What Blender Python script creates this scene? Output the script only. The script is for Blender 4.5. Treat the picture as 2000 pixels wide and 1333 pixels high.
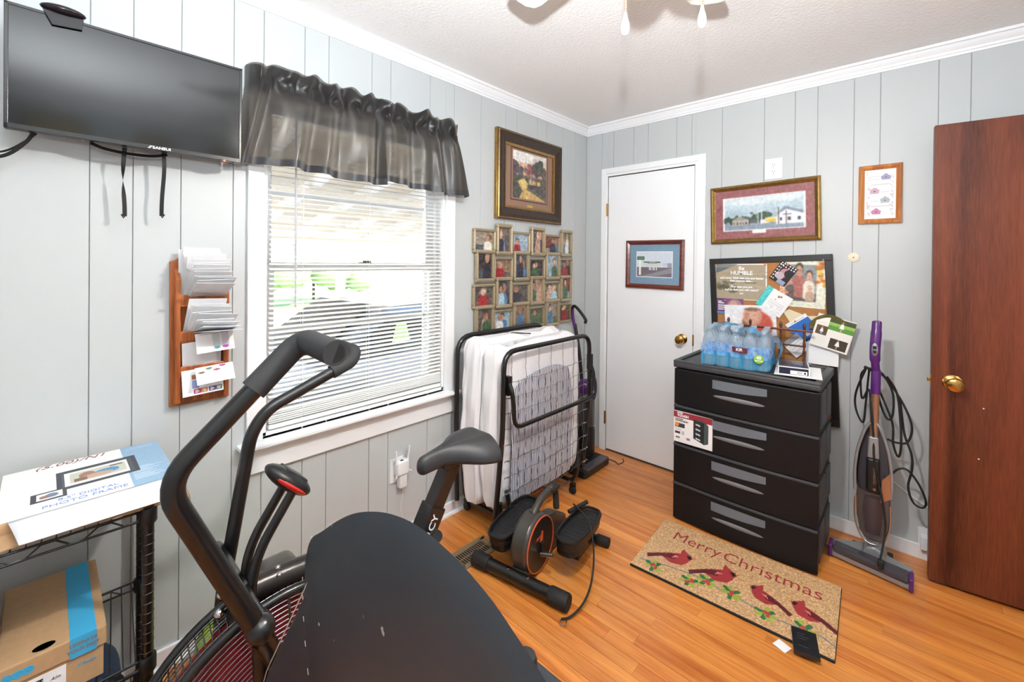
import bpy, bmesh, math, random
import numpy as np
from mathutils import Vector, Matrix

SC = bpy.context.scene
COL = SC.collection
for _o in list(bpy.data.objects):
    bpy.data.objects.remove(_o, do_unlink=True)
R = math.radians
PI = math.pi

# ------------------------------------------------------------------ camera
CAM_POS = Vector((1.865, -2.8507, 1.3973))
yaw, roll, pitch = R(42.805), R(-0.5825), R(-0.292)
Fv = Vector((-math.sin(yaw)*math.cos(pitch), math.cos(yaw)*math.cos(pitch), math.sin(pitch)))
R0 = Vector((math.cos(yaw), math.sin(yaw), 0))
U0 = R0.cross(Fv)
Rv = R0*math.cos(roll) - U0*math.sin(roll)
Uv = R0*math.sin(roll) + U0*math.cos(roll)
cd = bpy.data.cameras.new('camera')
cam = bpy.data.objects.new('camera', cd)
COL.objects.link(cam)
cam.matrix_world = Matrix(((Rv.x, Uv.x, -Fv.x, CAM_POS.x), (Rv.y, Uv.y, -Fv.y, CAM_POS.y),
                           (Rv.z, Uv.z, -Fv.z, CAM_POS.z), (0, 0, 0, 1)))
cd.sensor_width = 36.0
cd.lens = 846.6/2000*36.0
cd.shift_y = -(666.5-514.86)/2000
cd.clip_start = 0.02
SC.camera = cam

# ------------------------------------------------------------------ world, sun, lights, exposure
wd = bpy.data.worlds.new('sky'); SC.world = wd; wd.use_nodes = True
nt = wd.node_tree
bg = nt.nodes['Background']
sky = nt.nodes.new('ShaderNodeTexSky')
sky.sky_type = 'NISHITA'; sky.sun_elevation = R(50); sky.sun_rotation = R(200); sky.sun_disc = False
nt.links.new(sky.outputs[0], bg.inputs['Color'])
bg.inputs['Strength'].default_value = 0.68
sun = bpy.data.lights.new('sun', 'SUN'); sun.energy = 9.5; sun.angle = R(0.6); sun.color = (1, .96, .9)
suno = bpy.data.objects.new('sun', sun); COL.objects.link(suno)
suno.rotation_euler = (R(40), 0, R(120))
# the photographer's flash just above the camera: the fan throws its shadow from it on the ceiling
fl = bpy.data.lights.new('camera_flash', 'SPOT'); fl.energy = 165; fl.spot_size = R(164); fl.spot_blend = 1.0
fl.shadow_soft_size = 0.022; fl.color = (.87, .95, 1.0)
flo = bpy.data.objects.new('camera_flash', fl); COL.objects.link(flo)
flo.location = (1.865, -2.8507, 1.655)
flo.rotation_euler = Vector((-.20, .40, .89)).to_track_quat('-Z', 'Y').to_euler()
SC.view_settings.view_transform = 'Standard'
SC.view_settings.look = 'None'
SC.view_settings.gamma = 1.0
SC.view_settings.use_curve_mapping = False
SC.view_settings.exposure = .92

# ------------------------------------------------------------------ materials
def lin(c):
    if isinstance(c, str):
        c = tuple(int(c[i:i+2], 16) for i in (0, 2, 4))
    o = []
    for v in c[:3]:
        v = v/255.0
        o.append(v/12.92 if v <= .04045 else ((v+.055)/1.055)**2.4)
    return tuple(o)

MATS = {}
def mat(name, col, rough=.5, metal=0., spec=.5, noise=None, bump=None, coat=0., trans=0., ior=1.5,
        emit=None, emit_s=0., sheen=0., alpha=1., coords='Object', nscale=(1, 1, 1), sss=0., coat_rough=.03):
    m = bpy.data.materials.new(name); m.use_nodes = True
    t = m.node_tree; n = t.nodes; L = t.links
    b = n['Principled BSDF']
    c = lin(col)
    b.inputs['Base Color'].default_value = (*c, 1)
    b.inputs['Roughness'].default_value = rough
    b.inputs['Metallic'].default_value = metal
    b.inputs['Specular IOR Level'].default_value = spec
    b.inputs['IOR'].default_value = ior
    b.inputs['Coat Weight'].default_value = coat
    b.inputs['Coat Roughness'].default_value = coat_rough
    b.inputs['Transmission Weight'].default_value = trans
    b.inputs['Alpha'].default_value = alpha
    b.inputs['Sheen Weight'].default_value = sheen
    if emit is not None:
        b.inputs['Emission Color'].default_value = (*lin(emit), 1)
        b.inputs['Emission Strength'].default_value = emit_s
    if noise or bump:
        tc = n.new('ShaderNodeTexCoord'); mp = n.new('ShaderNodeMapping')
        mp.inputs['Scale'].default_value = nscale
        L.new(tc.outputs[coords], mp.inputs[0])
    if noise:
        sc, amt = noise[0], noise[1]
        nz = n.new('ShaderNodeTexNoise'); nz.inputs['Scale'].default_value = sc
        nz.inputs['Detail'].default_value = 6; nz.inputs['Roughness'].default_value = .6
        L.new(mp.outputs[0], nz.inputs['Vector'])
        r = n.new('ShaderNodeValToRGB')
        c2 = lin(noise[2]) if len(noise) > 2 else tuple(max(0, v*(1-amt)) for v in c)
        c1 = c if len(noise) > 2 else tuple(min(1, v*(1+amt)) for v in c)
        r.color_ramp.elements[0].position = .3; r.color_ramp.elements[1].position = .7
        r.color_ramp.elements[0].color = (*c2, 1); r.color_ramp.elements[1].color = (*c1, 1)
        L.new(nz.outputs['Fac'], r.inputs[0]); L.new(r.outputs[0], b.inputs['Base Color'])
    if bump:
        nb = n.new('ShaderNodeTexNoise'); nb.inputs['Scale'].default_value = bump[0]
        nb.inputs['Detail'].default_value = 4
        L.new(mp.outputs[0], nb.inputs['Vector'])
        bp = n.new('ShaderNodeBump'); bp.inputs['Strength'].default_value = bump[1]
        bp.inputs['Distance'].default_value = bump[2] if len(bump) > 2 else .002
        L.new(nb.outputs['Fac'], bp.inputs['Height']); L.new(bp.outputs[0], b.inputs['Normal'])
    MATS[name] = m
    return m

def wood(name, dark, light, axis='x', rough=.35, coat=.15, scale=1., rnd=.0, fine=1., contrast=.5, spec=.5):
    """grain that runs along one axis; rnd shifts and tints it from piece to piece"""
    m = bpy.data.materials.new(name); m.use_nodes = True
    t = m.node_tree; n = t.nodes; L = t.links; b = n['Principled BSDF']
    tc = n.new('ShaderNodeTexCoord'); mp = n.new('ShaderNodeMapping')
    s = [14*scale]*3; s['xyz'.index(axis)] = .9*scale
    mp.inputs['Scale'].default_value = s
    oi = n.new('ShaderNodeObjectInfo')
    if rnd:
        ml = n.new('ShaderNodeVectorMath'); ml.operation = 'SCALE'; ml.inputs[0].default_value = (37, 91, 53)
        L.new(oi.outputs['Random'], ml.inputs['Scale'])
        ad = n.new('ShaderNodeVectorMath'); ad.operation = 'ADD'
        L.new(tc.outputs['Object'], ad.inputs[0]); L.new(ml.outputs[0], ad.inputs[1]); L.new(ad.outputs[0], mp.inputs[0])
    else:
        L.new(tc.outputs['Object'], mp.inputs[0])
    n1 = n.new('ShaderNodeTexNoise'); n1.inputs['Scale'].default_value = 1.4; n1.inputs['Detail'].default_value = 5
    n1.inputs['Distortion'].default_value = .6
    L.new(mp.outputs[0], n1.inputs['Vector'])
    n2 = n.new('ShaderNodeTexNoise'); n2.inputs['Scale'].default_value = 9*fine; n2.inputs['Detail'].default_value = 3
    L.new(mp.outputs[0], n2.inputs['Vector'])
    mx = n.new('ShaderNodeMath'); mx.operation = 'MULTIPLY_ADD'
    L.new(n2.outputs['Fac'], mx.inputs[0]); mx.inputs[1].default_value = .35; L.new(n1.outputs['Fac'], mx.inputs[2])
    r = n.new('ShaderNodeValToRGB')
    r.color_ramp.elements[0].position = .67-.5*contrast*.5; r.color_ramp.elements[1].position = .67+.5*contrast*.5
    r.color_ramp.elements[0].color = (*lin(dark), 1); r.color_ramp.elements[1].color = (*lin(light), 1)
    L.new(mx.outputs[0], r.inputs[0])
    if rnd:
        hv = n.new('ShaderNodeHueSaturation')
        mr = n.new('ShaderNodeMapRange'); mr.inputs['To Min'].default_value = 1-rnd; mr.inputs['To Max'].default_value = 1+rnd*.6
        L.new(oi.outputs['Random'], mr.inputs['Value']); L.new(mr.outputs[0], hv.inputs['Value'])
        L.new(r.outputs[0], hv.inputs['Color']); L.new(hv.outputs[0], b.inputs['Base Color'])
    else:
        L.new(r.outputs[0], b.inputs['Base Color'])
    b.inputs['Roughness'].default_value = rough; b.inputs['Coat Weight'].default_value = coat
    b.inputs['Coat Roughness'].default_value = .12; b.inputs['Specular IOR Level'].default_value = spec
    MATS[name] = m
    return m

def printmat(name, rough, coat):
    m = bpy.data.materials.new(name); m.use_nodes = True
    n = m.node_tree.nodes; b = n['Principled BSDF']
    a = n.new('ShaderNodeAttribute'); a.attribute_name = 'ink'
    m.node_tree.links.new(a.outputs['Color'], b.inputs['Base Color'])
    b.inputs['Roughness'].default_value = rough; b.inputs['Coat Weight'].default_value = coat
    b.inputs['Coat Roughness'].default_value = .01
    MATS[name] = m
    return m

printmat('print_matte', .6, 0.); printmat('print_gloss', .35, .25); printmat('print_glass', .6, 1.)
mat('wall_paint', (194, 198, 199), .42, bump=(90, .04), noise=(2.2, .012))
mat('wall_groove', (176, 178, 178), .7)
mat('ceiling_paint', (243, 242, 241), .85, bump=(75, .55, .006))
mat('trim_white', (242, 243, 245), .32, noise=(3, .015))
mat('door_white', (243, 245, 248), .35, noise=(3, .012), bump=(40, .03))
mat('slat_white', (245, 245, 243), .35)
mat('plastic_white', (236, 237, 240), .35)
mat('plastic_black', (22, 22, 24), .42, bump=(400, .05, .0005))
mat('plastic_dark', (38, 38, 40), .45, bump=(500, .12, .0005))
mat('rubber_black', (20, 20, 21), .7)
mat('metal_black', (20, 19, 20), .28, .0, .6)
mat('metal_brown_black', (34, 28, 26), .3)
mat('chrome', (205, 205, 208), .12, 1.)
mat('chrome_dark', (120, 118, 120), .22, 1.)
mat('rack_groove', (70, 70, 72), .4, .5)
mat('box_ink_grey', (120, 130, 140), .6)
mat('steel_grey', (150, 150, 152), .3, 1.)
mat('brass', (196, 150, 82), .18, 1.)
mat('paper_white', (240, 240, 242), .7)
mat('paper_warm', (236, 230, 222), .65)
mat('cardboard', (186, 150, 110), .75, noise=(60, .06))
mat('cardboard_light', (205, 165, 122), .75, noise=(40, .05))
mat('glass_clear', (255, 255, 255), .02, trans=1., ior=1.45)
mat('cork', (176, 122, 74), .9, noise=(180, .18))
wood('floor_wood', (186, 100, 38), (226, 150, 74), 'x', .28, .3, 1.1, .10, 1.2, .75)
mat('floor_gap', (70, 36, 14), .8)
wood('brown_door_wood', (64, 26, 14), (124, 62, 38), 'z', .38, .08, .40, 0, 4., .8, .35)
wood('honey_wood', (140, 70, 28), (190, 108, 52), 'z', .35, .2, 2.)
wood('mahogany', (86, 34, 24), (128, 60, 44), 'x', .35, .3, 2.)
wood('oak_frame_wood', (170, 100, 44), (205, 134, 68), 'z', .4, .2, 2.)
wood('spindle_wood', (70, 32, 18), (112, 58, 34), 'x', .35, .3, 3.)
mat('gold', (158, 126, 74), .3, .85, noise=(40, .25))
mat('champagne', (186, 170, 142), .32, .65, noise=(60, .08))
mat('bronze_frame', (58, 42, 32), .4, .1, noise=(30, .3))

# ------------------------------------------------------------------ mesh helpers
class MB:
    def __init__(s, T=None):
        s.v = []; s.f = []; s.T = T
    def add(s, vs, fs, T=None):
        k = len(s.v)
        for p in vs:
            p = Vector(p)
            if T is not None: p = T @ p
            if s.T is not None: p = s.T @ p
            s.v.append(p)
        s.f += [tuple(i+k for i in f) for f in fs]
        return s
    def box(s, lo, hi, T=None):
        a, b = lo, hi
        vs = [(a[0], a[1], a[2]), (b[0], a[1], a[2]), (b[0], b[1], a[2]), (a[0], b[1], a[2]),
              (a[0], a[1], b[2]), (b[0], a[1], b[2]), (b[0], b[1], b[2]), (a[0], b[1], b[2])]
        return s.add(vs, [(0, 3, 2, 1), (4, 5, 6, 7), (0, 1, 5, 4), (1, 2, 6, 5), (2, 3, 7, 6), (3, 0, 4, 7)], T)
    def rbox(s, lo, hi, r, seg=3, T=None):
        bm = bmesh.new(); bmesh.ops.create_cube(bm, size=1)
        for v in bm.verts:
            v.co = Vector([(lo[i]+hi[i])/2 + v.co[i]*(hi[i]-lo[i]) for i in range(3)])
        bmesh.ops.bevel(bm, geom=list(bm.edges), offset=r, segments=seg, profile=.5, affect='EDGES')
        bm.verts.index_update()
        s.add([v.co.copy() for v in bm.verts], [[v.index for v in f.verts] for f in bm.faces], T); bm.free()
        return s
    def tube(s, pts, r, n=8, closed=False, caps=True, flat=1., T=None):
        P = [Vector(p) for p in pts]; m = len(P)
        rr = r if isinstance(r, (list, tuple)) else [r]*m
        vs = []; nrm = None
        for i in range(m):
            if closed: t = P[(i+1) % m] - P[i-1]
            else: t = P[min(i+1, m-1)] - P[max(i-1, 0)]
            t.normalize()
            if nrm is None:
                ref = Vector((0, 0, 1)) if abs(t.z) < .9 else Vector((1, 0, 0))
                nrm = t.cross(ref).normalized()
            else:
                nrm = nrm - t*nrm.dot(t)
                nrm = nrm.normalized() if nrm.length > 1e-6 else t.orthogonal().normalized()
            bn = t.cross(nrm)
            for k in range(n):
                a = 2*PI*k/n
                vs.append(P[i] + nrm*math.cos(a)*rr[i] + bn*math.sin(a)*rr[i]*flat)
        fs = []
        for i in range(m if closed else m-1):
            j = (i+1) % m
            for k in range(n):
                l = (k+1) % n
                fs.append((i*n+k, i*n+l, j*n+l, j*n+k))
        if caps and not closed:
            fs.append(tuple(range(n-1, -1, -1))); fs.append(tuple((m-1)*n+k for k in range(n)))
        return s.add(vs, fs, T)
    def lathe(s, prof, n=16, T=None):
        """profile of (radius, height) turned round the local z axis"""
        vs = []; m = len(prof)
        for (r, z) in prof:
            for k in range(n):
                a = 2*PI*k/n; vs.append((r*math.cos(a), r*math.sin(a), z))
        fs = []
        for i in range(m-1):
            for k in range(n):
                l = (k+1) % n; fs.append((i*n+k, i*n+l, (i+1)*n+l, (i+1)*n+k))
        if prof[0][0] > 1e-5: fs.append(tuple(range(n-1, -1, -1)))
        if prof[-1][0] > 1e-5: fs.append(tuple((m-1)*n+k for k in range(n)))
        return s.add(vs, fs, T)
    def prism(s, poly, d0, d1, plane='xz', T=None):
        """2-D outline in a plane, given thickness along the third axis"""
        def P(a, b, d):
            return {'xz': (a, d, b), 'yz': (d, a, b), 'xy': (a, b, d)}[plane]
        n = len(poly)
        vs = [P(a, b, d0) for a, b in poly] + [P(a, b, d1) for a, b in poly]
        fs = [tuple(range(n)), tuple(range(2*n-1, n-1, -1))] + [(i, (i+1) % n, n+(i+1) % n, n+i) for i in range(n)]
        return s.add(vs, fs, T)
    def sheet(s, fn, nu, nv, T=None):
        vs = [fn(i/nu, j/nv) for i in range(nu+1) for j in range(nv+1)]
        fs = [(i*(nv+1)+j, (i+1)*(nv+1)+j, (i+1)*(nv+1)+j+1, i*(nv+1)+j+1) for i in range(nu) for j in range(nv)]
        return s.add(vs, fs, T)
    def ell(s, c, r, nu=14, nv=8, T=None):
        vs = [(c[0], c[1], c[2]-r[2])]
        for j in range(1, nv):
            b = -PI/2 + PI*j/nv
            for k in range(nu):
                a = 2*PI*k/nu
                vs.append((c[0]+r[0]*math.cos(b)*math.cos(a), c[1]+r[1]*math.cos(b)*math.sin(a), c[2]+r[2]*math.sin(b)))
        vs.append((c[0], c[1], c[2]+r[2])); e = len(vs)-1
        fs = [(0, 1+(k+1) % nu, 1+k) for k in range(nu)]
        for j in range(nv-2):
            for k in range(nu):
                l = (k+1) % nu; fs.append((1+j*nu+k, 1+j*nu+l, 1+(j+1)*nu+l, 1+(j+1)*nu+k))
        fs += [(e, 1+(nv-2)*nu+k, 1+(nv-2)*nu+(k+1) % nu) for k in range(nu)]
        return s.add(vs, fs, T)

def smoothpath(pts, k=6):
    """Catmull-Rom through the points"""
    P = [Vector(p) for p in pts]; out = []
    for i in range(len(P)-1):
        a = P[max(i-1, 0)]; b = P[i]; c = P[i+1]; d = P[min(i+2, len(P)-1)]
        for j in range(k):
            t = j/k
            out.append(.5*((2*b) + (c-a)*t + (2*a-5*b+4*c-d)*t*t + (3*b-a-3*c+d)*t**3))
    out.append(P[-1]); return out

def bendpath(pts, r, k=5):
    """straight runs with rounded corners, as bent steel tube"""
    P = [Vector(p) for p in pts]; out = [P[0]]
    for i in range(1, len(P)-1):
        a = (P[i-1]-P[i]); b = (P[i+1]-P[i]); q = min(r, a.length*.48, b.length*.48)
        A = P[i]+a.normalized()*q; B = P[i]+b.normalized()*q
        for j in range(k+1):
            t = j/k; out.append(A*(1-t)**2 + P[i]*2*t*(1-t) + B*t*t)
    out.append(P[-1]); return out

def mesh_of(mb, smooth=None):
    me = bpy.data.meshes.new('m'); me.from_pydata([tuple(v) for v in mb.v], [], mb.f); 
    bm = bmesh.new(); bm.from_mesh(me); bmesh.ops.recalc_face_normals(bm, faces=list(bm.faces)); bm.to_mesh(me); bm.free()
    if smooth:
        me.polygons.foreach_set('use_smooth', [True]*len(me.polygons))
        me.set_sharp_from_angle(angle=R(smooth))
    me.update()
    return me

def attach(o, parent):
    if parent is not None:
        o.parent = parent
        if parent.type == 'EMPTY':
            o.matrix_parent_inverse = Matrix.Translation(-Vector(parent.location))

def obj(name, mb, m, parent=None, smooth=None, bev=0., **kw):
    me = mb if isinstance(mb, bpy.types.Mesh) else mesh_of(mb, smooth)
    o = bpy.data.objects.new(name, me); COL.objects.link(o)
    if len(me.materials) == 0: me.materials.append(MATS[m] if isinstance(m, str) else m)
    if bev:
        b = o.modifiers.new('bevel', 'BEVEL'); b.width = bev; b.segments = 2; b.limit_method = 'ANGLE'
    attach(o, parent)
    for k, v in kw.items(): o[k] = v
    return o

def thing(name, label, cat, loc, group=None):
    o = bpy.data.objects.new(name, None); COL.objects.link(o); o.location = loc
    o.empty_display_size = .05
    o['label'] = label; o['category'] = cat
    if group: o['group'] = group
    return o

def solo(name, mb, m, label, cat, group=None, **k):
    o = obj(name, mb, m, None, **k); o['label'] = label; o['category'] = cat
    if group: o['group'] = group
    return o

def struct(name, mb, m, **k):
    o = obj(name, mb, m, None, **k); o['kind'] = 'structure'; return o

def structroot(name, loc):
    o = bpy.data.objects.new(name, None); COL.objects.link(o); o.location = loc
    o.empty_display_size = .05; o['kind'] = 'structure'; return o

def frame_T(o, u, v):
    """matrix whose local x, y, z are u, v and u x v, at o"""
    u = Vector(u).normalized(); v = Vector(v).normalized(); w = u.cross(v)
    return Matrix(((u.x, v.x, w.x, o[0]), (u.y, v.y, w.y, o[1]), (u.z, v.z, w.z, o[2]), (0, 0, 0, 1)))
WL = lambda x, y, z: frame_T((x, y, z), (0, 1, 0), (0, 0, 1))     # on the left (window) wall, facing +x
WB = lambda x, y, z: frame_T((x, y, z), (1, 0, 0), (0, 0, 1))     # on the back wall, facing -y
def rotT(T, deg): return T @ Matrix.Rotation(R(deg), 4, 'Z')

def text(name, body, size, T, m, parent, align='CENTER', ext=.0003, sx=1., bold=0., shear=0.):
    c = bpy.data.curves.new('t', 'FONT'); c.body = body; c.size = size; c.align_x = align; c.align_y = 'CENTER'
    c.extrude = ext; c.offset = bold; c.resolution_u = 3; c.shear = shear
    t = bpy.data.objects.new('t', c); COL.objects.link(t)
    dg = bpy.context.evaluated_depsgraph_get()
    me = bpy.data.meshes.new_from_object(t.evaluated_get(dg)); bpy.data.objects.remove(t); bpy.data.curves.remove(c)
    me.transform(T @ Matrix.Diagonal((sx, 1, 1, 1)))
    me.materials.clear()
    return obj(name, me, m, parent)

# ------------------------------------------------------------------ printed pictures (flat ink on a fine grid)
class Pic:
    def __init__(s, nx, ny, c=(255, 255, 255)):
        s.nx, s.ny = nx, ny; s.a = np.zeros((ny, nx, 3)); s.a[:] = c
        s.U, s.V = np.meshgrid((np.arange(nx)+.5)/nx, (np.arange(ny)+.5)/ny)
    def put(s, mk, c, al=1.): s.a[mk] = s.a[mk]*(1-al) + np.array(c, float)*al; return s
    def rect(s, u0, v0, u1, v1, c, al=1.): return s.put((s.U >= u0) & (s.U <= u1) & (s.V >= v0) & (s.V <= v1), c, al)
    def ell(s, cu, cv, ru, rv, c, al=1.): return s.put(((s.U-cu)/ru)**2+((s.V-cv)/rv)**2 <= 1, c, al)
    def poly(s, pts, c, al=1.):
        ins = np.zeros_like(s.U, bool); n = len(pts)
        for i in range(n):
            (x1, y1), (x2, y2) = pts[i], pts[(i+1) % n]
            cr = ((y1 > s.V) != (y2 > s.V))
            with np.errstate(divide='ignore', invalid='ignore'):
                xi = (x2-x1)*(s.V-y1)/((y2-y1) if y2 != y1 else 1e-9)+x1
            ins ^= cr & (s.U < xi)
        return s.put(ins, c, al)
    def line(s, u0, v0, u1, v1, w, c, al=1.):
        d = np.hypot(u1-u0, v1-v0)+1e-9
        t = np.clip(((s.U-u0)*(u1-u0)+(s.V-v0)*(v1-v0))/d/d, 0, 1)
        return s.put(np.hypot(s.U-u0-t*(u1-u0), s.V-v0-t*(v1-v0)) <= w/2, c, al)
    def vgrad(s, c0, c1, v0=0., v1=1.):
        t = np.clip((s.V-v0)/(v1-v0), 0, 1)[..., None]; mk = (s.V >= v0) & (s.V <= v1)
        g = np.array(c0, float)*(1-t)+np.array(c1, float)*t; s.a[mk] = g[mk]; return s
    def blur(s, n=1):
        for _ in range(n):
            q = np.pad(s.a, ((1, 1), (1, 1), (0, 0)), 'edge')
            s.a = (q[1:-1, 1:-1]*2+q[:-2, 1:-1]+q[2:, 1:-1]+q[1:-1, :-2]+q[1:-1, 2:])/6
        return s
    def grain(s, amt, seed=0, block=1):
        rg = np.random.default_rng(seed)
        g = rg.normal(0, amt, ((s.ny+block-1)//block, (s.nx+block-1)//block, 1)).repeat(block, 0).repeat(block, 1)
        s.a += g[:s.ny, :s.nx]; return s
    def mesh(s, w, h, T):
        nx, ny = s.nx, s.ny
        xs = np.linspace(-w/2, w/2, nx+1); ys = np.linspace(-h/2, h/2, ny+1)
        X, Y = np.meshgrid(xs, ys); V = np.stack([X.ravel(), Y.ravel(), np.zeros(X.size), np.ones(X.size)])
        V = (np.array(T) @ V)[:3].T
        i = (np.arange(ny)[:, None]*(nx+1)+np.arange(nx)[None, :]).ravel()
        F = np.stack([i, i+1, i+nx+2, i+nx+1], 1)
        me = bpy.data.meshes.new('p'); me.from_pydata(V.tolist(), [], F.tolist())
        c = np.clip(s.a, 0, 255)/255.; c = np.where(c <= .04045, c/12.92, ((c+.055)/1.055)**2.4).reshape(-1, 3)
        c = np.concatenate([c, np.ones((len(c), 1))], 1).repeat(4, 0)
        at = me.color_attributes.new('ink', 'FLOAT_COLOR', 'CORNER'); at.data.foreach_set('color', c.astype(np.float32).ravel())
        return me
def picture(name, pic, w, h, T, parent, m='print_matte', **k):
    return obj(name, pic.mesh(w, h, T), m, parent, **k)

SKIN = [(214, 168, 142), (190, 140, 112), (226, 184, 160), (170, 120, 96)]
def person(pc, u, v0, h, shirt, skin, hair=(60, 42, 34), wide=.16):
    pc.poly([(u-wide, v0), (u-wide*.95, v0+h*.5), (u-wide*.55, v0+h*.64), (u+wide*.55, v0+h*.64), (u+wide*.95, v0+h*.5), (u+wide, v0)], shirt)
    pc.ell(u, v0+h*.84, wide*.58, h*.19, hair); pc.ell(u, v0+h*.79, wide*.46, h*.16, skin)
    pc.ell(u-wide*.17, v0+h*.81, wide*.06, h*.014, (60, 40, 36)); pc.ell(u+wide*.17, v0+h*.81, wide*.06, h*.014, (60, 40, 36))
    pc.ell(u, v0+h*.71, wide*.16, h*.018, (168, 84, 80))
    return pc
def snapshot(seed, nx=34, ny=42):
    rg = random.Random(seed)
    bgs = [(92, 84, 80), (120, 60, 52), (150, 140, 128), (70, 78, 84), (130, 104, 84), (60, 52, 56), (150, 170, 186), (98, 106, 80)]
    shirts = [(40, 40, 52), (150, 40, 44), (226, 220, 214), (80, 120, 160), (70, 100, 70), (160, 190, 206), (52, 46, 60), (190, 150, 130)]
    p = Pic(nx, ny, rg.choice(bgs)).grain(14, seed, 4)
    if rg.random() < .4: p.rect(0, 0, 1, rg.uniform(.2, .4), rg.choice(bgs))
    for i in range(rg.choice([1, 2, 2, 3])):
        person(p, rg.uniform(.22, .8), rg.uniform(-.2, -.02), rg.uniform(.88, 1.15), rg.choice(shirts), rg.choice(SKIN),
               rg.choice([(60, 42, 34), (120, 90, 60), (36, 28, 26), (150, 140, 132)]), rg.uniform(.21, .32))
    return p.grain(16, seed+3, 3).blur(3).grain(4, seed+7)
# ================================================================== ROOM
XR, YF, H = 2.72, -3.65, 2.425
WY0, WY1, WZ0, WZ1 = -2.268, -1.377, .700, 2.06       # window opening in the left wall
DX0, DX1, DZ = .193, .829, 2.033                      # closet door opening in the back wall
OY0, OY1, OZ = -.885, -.100, 2.03                     # doorway to the hall in the right wall

def strips(edges, z0, z1, hole=None):
    """plank rectangles between neighbouring grooves, less an opening"""
    out = []; g = .0011
    for a, b in zip(edges[:-1], edges[1:]):
        a2, b2 = a+g, b-g
        if hole is None or b2 <= hole[0] or a2 >= hole[1]:
            out.append((a2, b2, z0, z1)); continue
        if a2 < hole[0]: out.append((a2, hole[0], z0, z1))
        if b2 > hole[1]: out.append((hole[1], b2, z0, z1))
        p, q = max(a2, hole[0]), min(b2, hole[1])
        if hole[3] < z1: out.append((p, q, hole[3], z1))
        if hole[2] > z0+.01: out.append((p, q, z0, hole[2]))
    return out

# --- left wall with the window
EL = [-3.65, -3.50, -3.395, -3.24, -3.14, -2.94, -2.756, -2.655, -2.529, -2.372, -2.271, -2.116, -2.015, -1.812, -1.712, -1.48, -1.317, -1.115, -.907, -.805, -.60, -.50, -.308, -.155, 0]
mb = MB()
mb.box((-.15, YF-.1, 0), (-.006, WY0, H)).box((-.15, WY1, 0), (-.006, .1, H))
mb.box((-.15, WY0, 0), (-.006, WY1, WZ0)).box((-.15, WY0, WZ1), (-.006, WY1, H))
wl = struct('wall_left', mb, 'wall_groove')
for a, b, z0, z1 in strips(EL, 0, H, (WY0, WY1, WZ0, WZ1)):
    obj('panel', MB().box((-.006, a, z0), (0, b, z1)), 'wall_paint', wl, bev=.0012)
# --- back wall with the closet door
EB = [0, .137, .236, .395, .503, .703, .803, .988, 1.219, 1.371, 1.475, 1.631, 1.735, 1.943, 2.048, 2.25, 2.35, 2.50, 2.60, XR]
mb = MB().box((-.15, .006, 0), (DX0, .12, H)).box((DX1, .006, 0), (XR+.12, .12, H)).box((DX0, .006, DZ), (DX1, .12, H)).box((DX0, .06, 0), (DX1, .12, DZ))
wb = struct('wall_back', mb, 'wall_groove')
for a, b, z0, z1 in strips(EB, 0, H, (DX0, DX1, 0, DZ)):
    obj('panel', MB().box((a, 0, z0), (b, .006, z1)), 'wall_paint', wb, bev=.0012)
# --- right wall with the doorway, front wall behind the camera
ER = [YF, -3.5, -3.3, -3.2, -3.0, -2.8, -2.6, -2.5, -2.3, -2.1, -2.0, -1.8, -1.6, -1.5, -1.3, -1.1, OY0, OY1, 0]
mb = MB().box((XR+.006, YF-.1, 0), (XR+.12, OY0, H)).box((XR+.006, OY1, 0), (XR+.12, .1, H)).box((XR+.006, OY0, OZ), (XR+.12, OY1, H))
wr = struct('wall_right', mb, 'wall_groove')
for a, b, z0, z1 in strips(ER, 0, H, (OY0, OY1, 0, OZ)):
    obj('panel', MB().box((XR, a, z0), (XR+.006, b, z1)), 'wall_paint', wr)
wf = struct('wall_front', MB().box((-.15, YF-.12, 0), (XR+.12, YF-.006, H)), 'wall_groove')
for a, b, z0, z1 in strips([0, .2, .4, .5, .7, .9, 1.0, 1.2, 1.4, 1.5, 1.7, 1.9, 2.0, 2.2, 2.4, 2.5, XR], 0, H):
    obj('panel', MB().box((a, YF-.006, z0), (b, YF, z1)), 'wall_paint', wf)
struct('ceiling', MB().box((-.15, YF-.12, H), (XR+1.5, .12, H+.1)), 'ceiling_paint')
# --- floor of narrow boards that run along the back wall
fl_ = struct('floor', MB().box((-.15, YF-.12, -.08), (XR+1.5, .12, -.0165)), 'floor_gap')
rg = random.Random(5); PWID = .0575
plank_cache = {}; rest = MB(); cnt = 0
y = 0.; row = 0
while y > YF:
    y1 = max(y-PWID, YF)
    first = rg.uniform(.25, 1.2); xs = [0., first]
    while xs[-1] < XR+1.2: xs.append(min(xs[-1]+rg.choice([.6, .75, .9, 1.05, 1.2]), XR+1.2))
    for a, b in zip(xs[:-1], xs[1:]):
        if b-a < .02: continue
        if y > -2.3 and a < XR and cnt < 295:
            Lk = round(b-a, 3)
            if Lk not in plank_cache:
                plank_cache[Lk] = mesh_of(MB().box((0, -PWID+.0007, -.0165), (Lk-.0006, -.0007, 0)))
            o = obj('plank', plank_cache[Lk], 'floor_wood', fl_); o.location = (a, y, 0); cnt += 1
        else:
            rest.box((a, y1+.0007, -.0165), (b-.0006, y-.0007, 0))
    y = y1; row += 1
o = obj('plank_field', rest, 'floor_wood', fl_); o['kind'] = 'stuff'
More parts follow.
